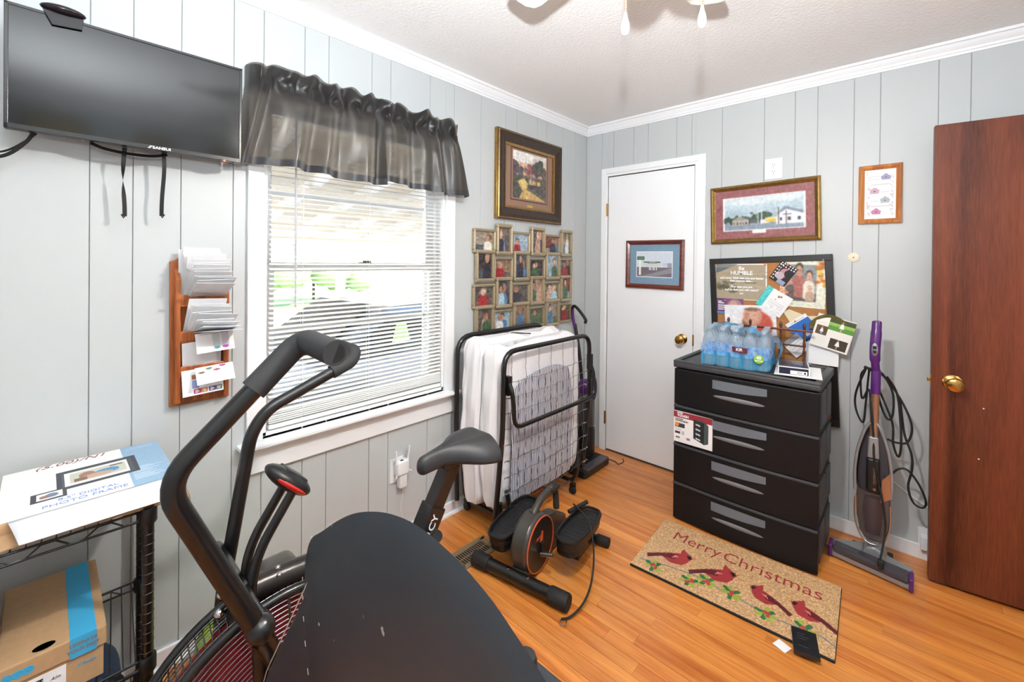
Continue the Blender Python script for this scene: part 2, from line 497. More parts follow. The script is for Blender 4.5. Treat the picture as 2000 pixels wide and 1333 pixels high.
# --- crown moulding and baseboards
def crown(name, along, wallpos, a, b, sgn):
    prof = [(0, 0), (.008, 0), (.010, .010), (.016, .012), (.018, .022), (.030, .034), (.036, .048), (.046, .050), (.048, .062), (0, .062)]
    mb = MB(); z0 = H-.062
    vs = []
    for t in (a, b):
        for d, z in prof:
            vs.append((wallpos+sgn*d, t, z0+z) if along == 'y' else (t, wallpos+sgn*d, z0+z))
    n = len(prof)
    fs = [(i, i+1, n+i+1, n+i) for i in range(n-1)] + [tuple(range(n)), tuple(range(2*n-1, n-1, -1))]
    return struct(name, mb.add(vs, fs), 'trim_white', smooth=30)
crown('trim_1', 'y', 0, YF, 0, 1); crown('trim_2', 'x', 0, 0, XR, -1); crown('trim_3', 'y', XR, YF, 0, -1); crown('trim_4', 'x', YF, 0, XR, 1)
struct('baseboard_left', MB().box((0, YF, 0), (.013, 0, .066)).prism([(.013, 0), (.026, 0), (.022, .012), (.013, .018)], YF, 0, 'xz'), 'trim_white', bev=.002)
struct('baseboard_back', MB().box((.90, -.013, 0), (XR, 0, .066)), 'trim_white', bev=.002)
struct('baseboard_right', MB().box((XR-.013, YF, 0), (XR, OY0-.07, .066)), 'trim_white', bev=.002)
struct('baseboard_front', MB().box((0, YF, 0), (XR, YF+.013, .066)), 'trim_white', bev=.002)

# --- hall beyond the doorway (out of view; only light from its added lamp reaches the room)
struct('wall_hall', MB().box((XR+1.2, YF, 0), (XR+1.3, .12, H)).box((XR+.12, .0, 0), (XR+1.2, .12, H)).box((XR+.12, -2.0, 0), (XR+1.2, -1.9, H)), 'wall_paint')
hl = bpy.data.lights.new('hall_fill_lamp', 'POINT'); hl.energy = 14; hl.color = (1, .9, .76); hl.shadow_soft_size = .1  # unseen lamp, added as extra fill through the doorway
hlo = bpy.data.objects.new('hall_fill_lamp', hl); COL.objects.link(hlo); hlo.location = (XR+.65, -.9, 2.2)
mb = MB().box((XR-.018, OY0-.065, 0), (XR, OY0, OZ+.065)).box((XR-.018, OY0, OZ), (XR, OY1+.065, OZ+.065)).box((XR-.018, OY1, 0), (XR, OY1+.065, OZ))
struct('trim_5', mb, 'trim_white', bev=.003)

# --- closet door
d = structroot('door_1', ((DX0+DX1)/2, 0, 0))
obj('slab', MB().box((DX0+.004, -.001, .012), (DX1-.006, .034, DZ-.006)), 'door_white', d, bev=.002)
mb = MB().box((.145, -.018, 0), (.186, 0, 2.092)).box((.186, -.018, DZ+.018), (.845, 0, 2.092)).box((.845, -.018, 0), (.897, 0, 2.092))
obj('casing', mb, 'trim_white', d, bev=.003)
mb = MB().box((.186, -.010, 0), (DX0, .06, DZ+.018)).box((DX1, -.010, 0), (.845, .06, DZ+.018)).box((DX0, -.010, DZ), (DX1, .06, DZ+.018))
obj('jamb', mb, 'trim_white', d, bev=.001)
for z in (.245, 1.785):
    obj('hinge', MB().box((DX0-.008, -.014, z-.045), (DX0+.006, -.009, z+.045)).tube([(DX0, -.015, z-.047), (DX0, -.015, z+.047)], .005, 8), 'brass', d, smooth=40)
obj('strike_plate', MB().box((DX1-.004, -.0125, .865), (DX1+.005, -.009, .935)), 'brass', d)
kT = Matrix.Translation((.757, -.001, .899)) @ Matrix.Rotation(R(90), 4, 'X')
KNOB = [(.033, 0), (.033, .004), (.028, .008), (.013, .012), (.012, .028), (.020, .034), (.027, .042), (.029, .052), (.026, .062), (.016, .067), (.0, .068)]
obj('knob', MB().lathe(KNOB, 20, kT), 'brass', d, smooth=40)

# --- brown door standing open against the back wall
d = structroot('door_2', (2.30, -.15, 0))
A = Vector((1.928, -.196, 0)); B = Vector((2.685, -.107, 0)); u = (B-A).normalized(); w = Vector((u.y, -u.x, 0))
BT = Matrix(((u.x, -w.x, 0, A.x), (u.y, -w.y, 0, A.y), (0, 0, 1, 0), (0, 0, 0, 1)))   # local x along the door, y into it
LD = (B-A).length
obj('slab', MB(BT).box((0, 0, .012), (LD, .035, 2.012)), 'brown_door_wood', d, bev=.0025)
kT = BT @ Matrix.Translation((.066, 0, .893)) @ Matrix.Rotation(R(90), 4, 'X')
obj('knob', MB().lathe(KNOB, 22, kT), 'brass', d, smooth=40)
obj('knob', MB().lathe(KNOB, 22, BT @ Matrix.Translation((.066, .035, .893)) @ Matrix.Rotation(R(-90), 4, 'X')), 'brass', d, smooth=40)
obj('latch', MB(BT).box((-.012, .011, .885), (0, .023, .902)), 'brass', d, bev=.002)
obj('latch_plate', MB(BT).box((-.0015, .005, .865), (.0005, .030, .922)), 'brass', d)
for z in (.2, 1.0, 1.8):
    obj('hinge', MB(BT).box((LD-.002, .0, z-.045), (LD+.03, .004, z+.045)).tube([(LD+.004, -.004, z-.047), (LD+.004, -.004, z+.047)], .006, 8), 'brass', d, smooth=40)
for x, z in ((.16, .80), (.148, .585)):
    obj('nail_head', MB(BT).ell((x, -.0005, z), (.003, .001, .003), 8, 5), 'plastic_white', d)

# ================================================================== WINDOW
w = structroot('window_1', (0, (WY0+WY1)/2, WZ0))
obj('casing', MB().box((0, -2.327, .690), (.018, -2.270, 2.115)), 'trim_white', w, bev=.003)
obj('casing', MB().box((0, -1.375, .690), (.018, -1.316, 2.115)), 'trim_white', w, bev=.003)
obj('casing', MB().box((0, -2.270, 2.058), (.018, -1.375, 2.115)), 'trim_white', w, bev=.003)
obj('stool', MB().box((-.02, -2.356, .672), (.060, -1.292, .690)), 'trim_white', w, bev=.005)
obj('apron', MB().box((0, -2.312, .568), (.016, -1.312, .672)), 'trim_white', w, bev=.003)
mb = MB().box((-.15, WY0-.001, WZ0), (0, WY0+.013, WZ1)).box((-.15, WY1-.013, WZ0), (0, WY1+.001, WZ1)).box((-.15, WY0, WZ1-.013), (0, WY1, WZ1+.001)).box((-.15, WY0, WZ0-.01), (0, WY1, WZ0+.012))
obj('jamb', mb, 'trim_white', w)
def sash(z0, z1, x0, x1, bottom, top):
    y0, y1 = WY0+.013, WY1-.013
    mb = MB().box((x0, y0, z0), (x1, y0+.042, z1)).box((x0, y1-.042, z0), (x1, y1, z1))
    mb.box((x0, y0+.042, z0), (x1, y1-.042, z0+bottom)).box((x0, y0+.042, z1-top), (x1, y1-.042, z1))
    s = obj('sash', mb, 'trim_white', w, bev=.003)
    obj('pane', MB().box(((x0+x1)/2-.0015, y0+.04, z0+bottom-.002), ((x0+x1)/2+.0015, y1-.04, z1-top+.002)), 'window_glass', s)
    return s
m = bpy.data.materials.new('window_glass'); m.use_nodes = True
n_ = m.node_tree.nodes; n_.remove(n_['Principled BSDF'])
a_ = n_.new('ShaderNodeBsdfTransparent'); b_ = n_.new('ShaderNodeBsdfGlossy'); b_.inputs['Roughness'].default_value = .01
f_ = n_.new('ShaderNodeFresnel'); f_.inputs['IOR'].default_value = 1.4; x_ = n_.new('ShaderNodeMixShader')
m.node_tree.links.new(f_.outputs[0], x_.inputs[0]); m.node_tree.links.new(a_.outputs[0], x_.inputs[1]); m.node_tree.links.new(b_.outputs[0], x_.inputs[2])
m.node_tree.links.new(x_.outputs[0], n_['Material Output'].inputs[0]); MATS['window_glass'] = m
lo = sash(.712, 1.375, -.078, -.046, .055, .030)
up = sash(1.345, 2.047, -.112, -.080, .032, .05)
obj('sash_lock', MB().rbox((-.076, -1.835, 1.375), (-.052, -1.775, 1.385), .003).rbox((-.072, -1.815, 1.385), (-.058, -1.775, 1.394), .003), 'steel_grey', lo)
mb = MB().box((-.145, WY0+.013, .71), (-.130, WY0+.04, 2.047)).box((-.145, WY1-.04, .71), (-.130, WY1-.013, 2.047))
for z in (1.085, 1.36, 1.665, 2.02): mb.box((-.145, WY0+.03, z), (-.130, WY1-.03, z+.022))
obj('storm_frame', mb, 'trim_white', w)

# --- mini blind
b = thing('window_blind', 'white slatted mini blind lowered over the window', 'blind', (-.015, -1.8, .715))
BY0, BY1 = -2.243, -1.392
obj('headrail', MB().box((-.030, BY0, 2.015), (.0, BY1, 2.045)), 'slat_white', b, bev=.002)
tau = R(17)
sl = MB()
def slatfn(i, j):
    dx = -.0125+.025*j; dz = .0021*(1-(2*j-1)**2)
    return (dx*math.cos(tau)+dz*math.sin(tau), (BY0-BY1)/2+(BY1-BY0)*i, -dx*math.sin(tau)+dz*math.cos(tau))
sl.sheet(slatfn, 1, 4)
slm = mesh_of(sl, 60)
zs = []; z = 2.004
while z > .80: zs.append(z); z -= .0196
while z > .742: zs.append(z); z -= .0085
rg = random.Random(3)
for z in zs:
    o = obj('slat', slm, 'slat_white', b); sag = (2.0-z)/1.3
    o.location = Vector((-.015, (BY0+BY1)/2, z)); o.rotation_euler = (R(rg.uniform(-.08, .08)+.35*sag*sag), R(rg.uniform(-2, 2)), 0)
obj('bottom_rail', MB().rbox((-.028, BY0, .717), (-.002, BY1, .734), .003), 'slat_white', b)
for yy in (-2.115, -1.815, -1.50):
    for dx in (-.0265, -.0035):
        obj('ladder_cord', MB().tube([(dx, yy, 2.015), (dx, yy, .725)], .0009, 5), 'paper_white', b)
for yy in (-1.455, -1.445):
    obj('lift_cord', MB().tube([(.004, yy, 2.02), (.004, yy+.004, .95)], .0011, 5), 'paper_white', b)
mat('blind_wand', (190, 190, 196), .15, alpha=1.)
obj('tilt_wand', MB().tube([(.008, -2.152, 2.02), (.010, -2.150, 1.20)], .0036, 6), 'blind_wand', b, smooth=50)

# --- black valance
m = bpy.data.materials.new('sheer_black_satin'); m.use_nodes = True
n_ = m.node_tree.nodes; L_ = m.node_tree.links; pb = n_['Principled BSDF']
pb.inputs['Base Color'].default_value = (*lin((32, 30, 33)), 1); pb.inputs['Roughness'].default_value = .3
pb.inputs['Sheen Weight'].default_value = .3
pb.inputs['Anisotropic'].default_value = .5
a_ = n_.new('ShaderNodeBsdfTransparent'); a_.inputs[0].default_value = (.92, .86, .78, 1)
tl = n_.new('ShaderNodeBsdfTranslucent'); tl.inputs[0].default_value = (.26, .22, .18, 1)
x1 = n_.new('ShaderNodeMixShader'); x1.inputs[0].default_value = .25
x2 = n_.new('ShaderNodeMixShader'); x2.inputs[0].default_value = .22
L_.new(pb.outputs[0], x1.inputs[1]); L_.new(tl.outputs[0], x1.inputs[2]); L_.new(x1.outputs[0], x2.inputs[1]); L_.new(a_.outputs[0], x2.inputs[2])
L_.new(x2.outputs[0], n_['Material Output'].inputs[0]); MATS['sheer_black_satin'] = m
mat('black_satin_hem', (40, 38, 41), .4, sheen=.3)
v = thing('valance_curtain', 'black satin rod-pocket valance gathered above the window', 'valance', (.08, -1.82, 1.74))
obj('curtain_rod', MB().tube(bendpath([(.0, -2.325, 2.06), (.055, -2.325, 2.06), (.055, -1.34, 2.06), (.0, -1.34, 2.06)], .02), .006, 8), 'plastic_black', v, smooth=50)
rgv = random.Random(11)
ph = [rgv.uniform(0, 6.28) for _ in range(8)]
def folds(s, t, side):
    f = math.sin(s*40+ph[0]+1.2*math.sin(s*9+ph[1]))+.6*math.sin(s*71+ph[2]+2*t)+.4*math.sin(s*23+ph[3])
    return f
def valfn(s0, s1, dx, side):
    def fn(i, j):
        s = s0+(s1-s0)*i; t = j
        yt = -2.338+1.008*s; yb = -2.392+1.142*s
        pinch = math.exp(-((t-.20)/.075)**2)
        k = min(1, max(0, (t-.2)/.8))
        y = yt+(yb-yt)*max(0, k)+.007*math.sin(s*90+ph[4])*pinch
        top = 2.126+.009*math.sin(s*47+ph[5])+.006*math.sin(s*83+ph[6])
        bot = 1.742+.007*math.sin(s*11+side*2)+(.006 if side else 0)
        z = top+(bot-top)*t
        amp = .016*(1-pinch)*(1-t)+.021*k+.004
        f = folds(s, t, side)
        x = .092+amp*f*.8+dx+.012*math.sin(t*PI)*.6-.010*pinch+.006*math.sin(s*130+ph[7])*pinch
        if t < .15: x += .006*math.sin(s*60+t*20)
        # ends return to the wall
        e = min(s/.03, (1-s)/.03, 1.)
        x = .012+(x-.012)*math.sqrt(max(0, e)) if e < 1 else x
        return (x, y, z)
    return fn
for s0, s1, dx, side in ((0, .525, .006, 0), (.49, 1., -.003, 1)):
    fn = valfn(s0, s1, dx, side)
    p_ = obj('curtain_panel', MB().sheet(lambda i, j: fn(i, j*.94), 150, 34), 'sheer_black_satin', v, smooth=180)
    obj('hem', MB().sheet(lambda i, j: (lambda q: (q[0]+.0015, q[1], q[2]))(fn(i, .925+.075*j)), 150, 2), 'black_satin_hem', p_, smooth=180)
    obj('heading', MB().sheet(lambda i, j: (lambda q: (q[0]-.016, q[1], q[2]-.001))(fn(i, .245*j)), 150, 8), 'black_satin_hem', p_, smooth=180)

# ================================================================== OUTSIDE
mat('concrete', (214, 210, 202), .9, noise=(3, .06)); mat('lawn', (120, 150, 80), .95, noise=(6, .15))
struct('ground_outside', MB().box((-14, -22, -.5), (-.16, 22, -.42)), 'concrete')
g = solo('lawn', MB().box((-30, -22, -.5), (-14.0, 22, -.42)), 'lawn', 'sunlit green lawn beyond the carport outside', 'lawn'); g['kind'] = 'stuff'
mat('carport_wood', (238, 224, 202), .7, noise=(4, .08)); mat('carport_white', (240, 238, 232), .6)
cp = thing('carport', 'white carport with exposed tan rafters outside the window', 'carport', (-3.0, -.6, -.42))
rt = Matrix.Translation((-.2, 0, 2.62)) @ Matrix.Rotation(R(-11.3), 4, 'Y')
obj('roof_deck', MB(rt).box((-5.4, -6, .10), (0, 5.5, .13)), 'carport_wood', cp)
raf = mesh_of(MB(rt).box((-5.3, 0, -.02), (0, .045, .10)))
for k in range(19):
    o = obj('rafter', raf, 'carport_white', cp); o.location = o.location+Vector((0, -5.8+k*.6, 0))
pur = mesh_of(MB(rt).box((0, -5.9, -.045), (.09, 5.4, -.02)))
for k in range(8):
    o = obj('lath', pur, 'carport_wood', cp); o.location = rt.to_3x3() @ Vector((-5.3+k*.68, 0, 0))
obj('beam', MB(rt).box((-5.35, -6, -.14), (-5.2, 5.5, -.02)), 'carport_white', cp)
for yy in (-5.0, -2.2, .6, 3.4): obj('post', MB().box((-5.52, yy, -.42), (-5.40, yy+.12, 1.40)), 'carport_white', cp)
# car parked under it
mat('car_paint', (112, 122, 134), .2, .3, coat=1.); mat('car_glass', (30, 38, 44), .05, spec=.8)
c = thing('parked_car', 'dark blue-grey car parked under the carport outside the window', 'car', (-2.55, -.4, -.42))
prof = [(-2.1, -.22), (-2.1, .22), (-1.95, .36), (-1.0, .48), (-.35, .95), (1.0, .98), (1.7, .55), (2.05, .48), (2.1, -.2)]
obj('body', MB().prism([(a-.3, b) for a, b in prof], -3.35, -1.75, 'yz'), 'car_paint', c, bev=.06)
for xx in (-3.357, -1.743):
    obj('side_window', MB().prism([(-1.15, .50), (-.60, .88), (.62, .90), (1.15, .56)], xx-.006, xx+.006, 'yz'), 'car_glass', c)
obj('windshield', MB().add([(-3.2, -1.27, .51), (-1.9, -1.27, .51), (-2.0, -.68, .945), (-3.1, -.68, .945)], [(0, 1, 2, 3)], Matrix.Translation((0, -.03, .02))), 'car_glass', c)
for yy in (-1.75, 1.05):
    for xx in (-3.36, -1.90):
        obj('wheel', MB().lathe([(.02, 0), (.18, 0), (.19, .02), (.31, .02), (.31, .15), (.19, .15), (.02, .15)], 24, Matrix.Translation((xx, yy, -.11)) @ Matrix.Rotation(R(90), 4, 'Y')), 'rubber_black', c, smooth=30)
mat('hivis_green', (196, 240, 150), .7)
obj('parking_card', MB().prism([(-.62, .62), (-.42, .62), (-.47, .80), (-.57, .80)], -1.735, -1.730, 'yz'), 'hivis_green', c)
mat('leaves', (150, 170, 116), .9, noise=(8, .25))
rgt = random.Random(4)
for i, (x_, y_, h_, lb) in enumerate(((-16, -7.2, 2.6, 'leafy green hedge bush leftmost outside beyond the carport'), (-17, -1.5, 3.2, 'leafy green hedge bush outside behind the parked car'), (-16.5, 4.8, 2.8, 'leafy green hedge bush rightmost outside beyond the carport'))):
    mb = MB()
    for k in range(26): mb.ell((x_+rgt.uniform(-1, 1), y_+rgt.uniform(-1.9, 1.9), -.4+rgt.uniform(.85, h_-.3)), (rgt.uniform(.4, .8),)*3, 9, 6)
    t_ = thing('bush', lb, 'bush', (x_, y_, -.4)); obj('foliage', mb, 'leaves', t_, smooth=60)
    obj('stem', MB().tube([(x_, y_, -.42), (x_, y_, .9)], .06, 8), 'bronze_frame', t_)
# ================================================================== CEILING FAN
mat('fan_white', (236, 232, 226), .4); mat('fan_blade_white', (226, 224, 222), .4)
mat('shade_glass', (255, 236, 205), .35, trans=.0, emit=(255, 214, 158), emit_s=5.)
FX, FY = 1.425, -1.885
f = thing('ceiling_fan', 'white five-blade ceiling fan with lamp kit and two pull chains', 'ceiling fan', (FX, FY, H))
fT = Matrix.Translation((FX, FY, 0))
obj('canopy', MB().lathe([(.0, H), (.075, H), (.078, H-.02), (.055, H-.035), (.03, H-.04)], 24, fT), 'fan_white', f, smooth=40)
obj('motor_housing', MB().lathe([(.03, H-.04), (.09, H-.045), (.125, H-.06), (.13, H-.10), (.125, H-.15), (.09, H-.175), (.06, H-.18)], 28, fT), 'fan_white', f, smooth=40)
obj('switch_housing', MB().lathe([(.06, H-.18), (.062, H-.235), (.05, H-.25), (.0, H-.252)], 24, fT), 'fan_white', f, smooth=40)
for k in range(5):
    a = R(171-74+72*k)
    bT = fT @ Matrix.Rotation(a, 4, 'Z') @ Matrix.Translation((0, 0, 2.265)) @ Matrix.Rotation(R(10), 4, 'X')
    out = [(.17, -.05), (.50, -.066), (.53, -.058), (.545, -.03), (.545, .03), (.53, .058), (.50, .066), (.17, .05)]
    bl = obj('blade', MB().prism(out, -.003, .003, 'xy', bT), 'fan_blade_white', f, bev=.001)
    obj('blade_iron', MB().prism([(.09, -.02), (.15, -.016), (.20, -.035), (.24, -.03), (.25, 0), (.24, .03), (.20, .035), (.15, .016), (.09, .02)], .003, .008, 'xy', bT), 'brass', bl)
for k in range(3):
    a = R(40+120*k); cx, cy = FX+.085*math.cos(a), FY+.085*math.sin(a)
    sT = Matrix.Translation((cx, cy, 2.185)) @ Matrix.Rotation(a, 4, 'Z') @ Matrix.Rotation(R(38), 4, 'Y') @ Matrix.Rotation(R(180), 4, 'X')
    ar = obj('lamp_arm', MB().tube([(FX+.04*math.cos(a), FY+.04*math.sin(a), 2.20), (cx, cy, 2.195), (cx+.01*math.cos(a), cy+.01*math.sin(a), 2.17)], .010, 8), 'brass', f, smooth=50)
    obj('lamp_shade', MB().lathe([(.018, 0), (.022, .01), (.035, .03), (.046, .055), (.050, .075), (.056, .085), (.054, .086), (.047, .074), (.043, .055), (.032, .031), (.0, .012)], 20, sT), 'shade_glass', ar, smooth=50)
    lp = bpy.data.lights.new('fan_lamp', 'POINT'); lp.energy = 12; lp.color = (1, .985, .965); lp.shadow_soft_size = .03
    lo_ = bpy.data.objects.new('fan_lamp', lp); COL.objects.link(lo_); lo_.location = sT @ Vector((0, 0, .105))
mat('pull_white', (250, 246, 240), .3)
for px, py, pz in ((1.361, -1.923, 1.952), (1.494, -1.80, 1.971)):
    mb = MB(); z = pz+.03
    pts = []
    while z < 2.18: mb.ell((px, py, z), (.0017, .0017, .0022), 6, 4); z += .0045
    ch = obj('pull_chain', mb, 'brass', f, smooth=80)
    obj('pull_knob', MB().lathe([(0, .034), (.003, .032), (.0045, .022), (.0085, .008), (.0098, -.004), (.008, -.014), (.004, -.019), (.0, -.020)], 14, Matrix.Translation((px, py, pz))), 'pull_white', ch, smooth=60)

# ================================================================== TELEVISION
mat('tv_screen', (9, 10, 12), .11, spec=.5, ior=1.5); mat('tv_plastic', (28, 29, 31), .25)
mat('led_red', (255, 40, 30), .3, emit=(255, 40, 30), emit_s=12.)
tv = thing('television', 'flat-screen television on the wall with dark glossy screen', 'television', (.10, -2.65, 1.735))
tT = Matrix.Translation((.12, -2.651, 1.90)) @ Matrix.Rotation(R(.9), 4, 'Y')
tw, th = .273, .165
obj('rear_shell', MB(tT).rbox((-.034, -tw, -th), (-.006, tw, th), .004), 'tv_plastic', tv)
obj('rear_bulge', MB(tT).rbox((-.058, -.17, -.12), (-.03, .17, .08), .012), 'tv_plastic', tv)
bz = MB(tT)
for (y0, y1, z0, z1) in ((-tw, tw, th-.008, th), (-tw, tw, -th, -th+.014), (-tw, -tw+.008, -th, th), (tw-.008, tw, -th, th)): bz.box((-.008, y0, z0), (.001, y1, z1))
bez = obj('bezel', bz, 'tv_plastic', tv, bev=.0012)
obj('screen', MB(tT).box((-.006, -tw+.007, -th+.013), (-.0012, tw-.007, th-.007)), 'tv_screen', tv)
text('logo', 'SANSUI', .011, tT @ frame_T((.0015, .052, -th+.0066), (0, 1, 0), (0, 0, 1)), 'paper_white', bez, sx=1.25, bold=.0003)
text('logo', '//', .011, tT @ frame_T((.0015, .022, -th+.0066), (0, 1, 0), (0, 0, 1)), 'paper_white', bez, sx=1.1, bold=.0004, shear=.4)
obj('power_light', MB(tT).ell((.0, .222, -th-.001), (.004, .0035, .003), 10, 6), 'led_red', tv, smooth=60)
obj('sensor_lip', MB(tT).rbox((-.012, .208, -th-.006), (.0, .245, -th+.001), .002), 'tv_plastic', tv)
mat('mount_steel', (24, 24, 26), .35, .6)
mt = thing('tv_wall_mount', 'black wall bracket with two hanging pull straps under the television', 'tv mount', (.03, -2.64, 1.53))
obj('wall_plate', MB().box((.001, -2.80, 1.80), (.015, -2.50, 1.98)), 'mount_steel', mt, bev=.002)
for yy in (-2.725, -2.575): obj('arm', MB().box((.015, yy-.02, 1.76), (.058, yy+.02, 2.02)), 'mount_steel', mt, bev=.002)
obj('lower_bracket', MB().tube(smoothpath([(.09, -2.76, 1.732), (.085, -2.73, 1.722), (.08, -2.68, 1.718), (.08, -2.62, 1.720), (.085, -2.58, 1.731)], 5), .005, 6), 'mount_steel', mt, smooth=50)
def strap(y, z0, z1, tw_, nm):
    def fn(i, j):
        z = z0+(z1-z0)*i; a = tw_*PI*min(1, max(0, (i-.2)/.5)); q = (j-.5)*.011
        return (.072-.012*i+q*math.sin(a)+.002*math.sin(i*9), y+q*math.cos(a)+.0025*math.sin(i*5+tw_*3), z)
    s = obj('pull_strap', MB().sheet(fn, 24, 2), 'rubber_black', mt, smooth=180)
    obj('strap_end', MB().tube([(.06, y-.005, z1+.006), (.06, y, z1-.005), (.06, y+.005, z1+.006)], .0025, 6), 'rubber_black', s)
strap(-2.683, 1.737, 1.525, .95, 0); strap(-2.588, 1.737, 1.533, .08, 1)
for k, (dz, rr, lb) in enumerate(((0, .0028, 'thin black cable dropping from the television to the left'), (-.012, .0045, 'thicker black power cord curving from under the television'))):
    solo('tv_cable', MB().tube(smoothpath([(.085, -2.86-.01*k, 1.745), (.075, -2.885, 1.715+dz*.3), (.055, -2.925, 1.682+dz), (.04, -2.98, 1.672+dz), (.02, -3.12, 1.655+dz), (.012, -3.2, 1.56)], 6), rr, 8), 'rubber_black', lb, 'cable', smooth=60)
mat('sensor_purple_black', (26, 18, 24), .22)
cl = thing('clip_on_camera', 'small black sensor camera clipped over the television top edge', 'sensor', (.12, -2.815, 2.067))
obj('body', MB().ell((.125, -2.816, 2.079), (.026, .046, .0125), 20, 10), 'sensor_purple_black', cl, smooth=60)
obj('clip_tab', MB().prism([(-2.856, 2.070), (-2.776, 2.070), (-2.779, 2.040), (-2.838, 2.033)], .1265, .1295, 'yz', Matrix.Identity(4)), 'plastic_black', cl, bev=.001)

# ================================================================== WOODEN MAIL ORGANIZER WITH LETTERS
mo = thing('mail_organizer', 'honey-brown wooden wall letter rack with three tiers', 'letter rack', (.03, -2.472, .89))
top = [(-2.56, .888), (-2.385, .888), (-2.385, 1.385), (-2.40, 1.392), (-2.43, 1.415), (-2.472, 1.425), (-2.515, 1.415), (-2.545, 1.392), (-2.56, 1.385)]
obj('back_board', MB().prism(top, .0005, .014, 'yz'), 'honey_wood', mo, bev=.002)
for y0 in (-2.549, -2.410): obj('side_rail', MB().prism([(.012, .895), (.050, .905), (.050, 1.325), (.012, 1.365)], y0, y0+.014, 'xz'), 'honey_wood', mo, bev=.002)
for z in (1.250, 1.125, 1.005):
    obj('shelf_bar', MB().box((.040, -2.536, z-.012), (.050, -2.409, z+.022)), 'honey_wood', mo, bev=.002)
    obj('shelf', MB().box((.013, -2.536, z-.018), (.048, -2.409, z-.011)), 'honey_wood', mo)
obj('lower_rail', MB().box((.013, -2.536, .90), (.024, -2.409, .965)), 'honey_wood', mo, bev=.002)
for y in (-2.50, -2.45): obj('key_peg', MB().tube([(.022, y, .93), (.036, y, .928)], .004, 8), 'honey_wood', mo, smooth=50)
def envelope(hz, L, ang, w, yc, yr, x0=.040, th=.0016):
    T = Matrix.Translation((x0, yc, hz)) @ Matrix.Rotation(R(yr), 4, 'X') @ Matrix.Rotation(R(ang), 4, 'Y')
    return MB(T).box((-th/2, -w/2, 0), (th/2, w/2, L))
rgm = random.Random(8)
NE = 20
for i in range(NE):
    t = i/(NE-1)
    solo('envelope', envelope(1.262+.0*i, .172+rgm.uniform(-.012, .012)-.03*t, 3+64*t**1.15, .106+rgm.uniform(-.006, .006), -2.478+.018*t+rgm.uniform(-.006, .006), rgm.uniform(-2, 2), .024+.018*t, .0011), 'paper_white',
         'white envelope fanned out in the thick stack of the top tier', 'envelope', 'envelopes in the top tier of the letter rack')
for i in range(9):
    t = i/8
    solo('envelope', envelope(1.137, .135+rgm.uniform(-.01, .01)-.01*t, 30+52*t, .112+rgm.uniform(-.008, .008), -2.468+.02*t+rgm.uniform(-.006, .006), rgm.uniform(-3, 3)-2, .026+.014*t, .0014), 'paper_white',
         'white envelope fanned out in the middle tier of the letter rack', 'envelope', 'envelopes in the middle tier of the letter rack')
def flyer(nm, lb, w, h, T, pc): 
    o = thing(nm, lb, 'leaflet', T @ Vector((0, -h/2, 0))); obj('sheet', MB(T).box((-w/2, -h/2, -.0007), (w/2, h/2, -.0001)), 'paper_white', o)
    picture('leaflet_print', pc, w, h, T, o); return o
def fl_pic(k):
    p = Pic(30, 34, (244, 243, 244)); 
    if k == 0:
        p.rect(.45, .12, .62, .95, (206, 214, 214)).rect(.68, .12, .85, .98, (214, 208, 220)).ell(.53, .2, .08, .08, (70, 160, 170)).ell(.76, .2, .08, .08, (178, 70, 170)).rect(.12, .9, .9, .95, (150, 176, 190))
    elif k == 1:
        for i, c in enumerate([(196, 60, 120), (220, 140, 70), (110, 70, 160), (60, 130, 130)]): p.rect(.26+.18*i, .06, .43+.18*i, .24, c).ell(.345+.18*i, .15, .05, .06, (240, 220, 200))
        p.rect(.24, .26, .4, .6, (150, 160, 210)).rect(.22, .62, .36, .8, (170, 110, 70))
    elif k == 2:
        for u_, v_, c in ((.16, .68, (96, 84, 60)), (.36, .86, (90, 120, 90)), (.55, .72, (150, 70, 100)), (.72, .92, (160, 60, 110))): p.ell(u_, v_, .09, .06, c)
        for i in range(4): p.rect(.08+.22*i, .25, .22+.22*i, .5, (226, 226, 228))
    else:
        p.rect(0, .85, 1, 1, (110, 80, 150)).rect(0, 0, .12, .8, (180, 90, 70)).rect(.12, .0, .18, 1, (130, 90, 170))
    return p
def lean(x, y, z, ang, yr=0): return Matrix.Translation((x, y, z)) @ Matrix.Rotation(R(ang), 4, 'Y') @ Matrix.Rotation(R(yr), 4, 'X') @ WL(0, 0, 0)
flyer('leaflet', 'leaflet with green and purple discs below the middle tier', .112, .068, lean(.088, -2.445, 1.108, -14, 3), fl_pic(0))
flyer('leaflet', 'leaflet with a row of coloured squares hanging over the lowest tier', .118, .088, lean(.064, -2.475, .972, -6, 2), fl_pic(1))
flyer('leaflet', 'folded white leaflet with four dark ovals at the lowest tier', .112, .060, lean(.092, -2.445, .998, -26, 3), fl_pic(2))
flyer('leaflet', 'leaflet edged purple standing upright in the lowest tier', .115, .09, lean(.032, -2.472, 1.052, 6, 0), fl_pic(3))
solo('envelope', envelope(1.018, .095, 14, .1, -2.478, 4, .034, .001), 'paper_white', 'single white envelope standing in the lowest tier', 'envelope', None)

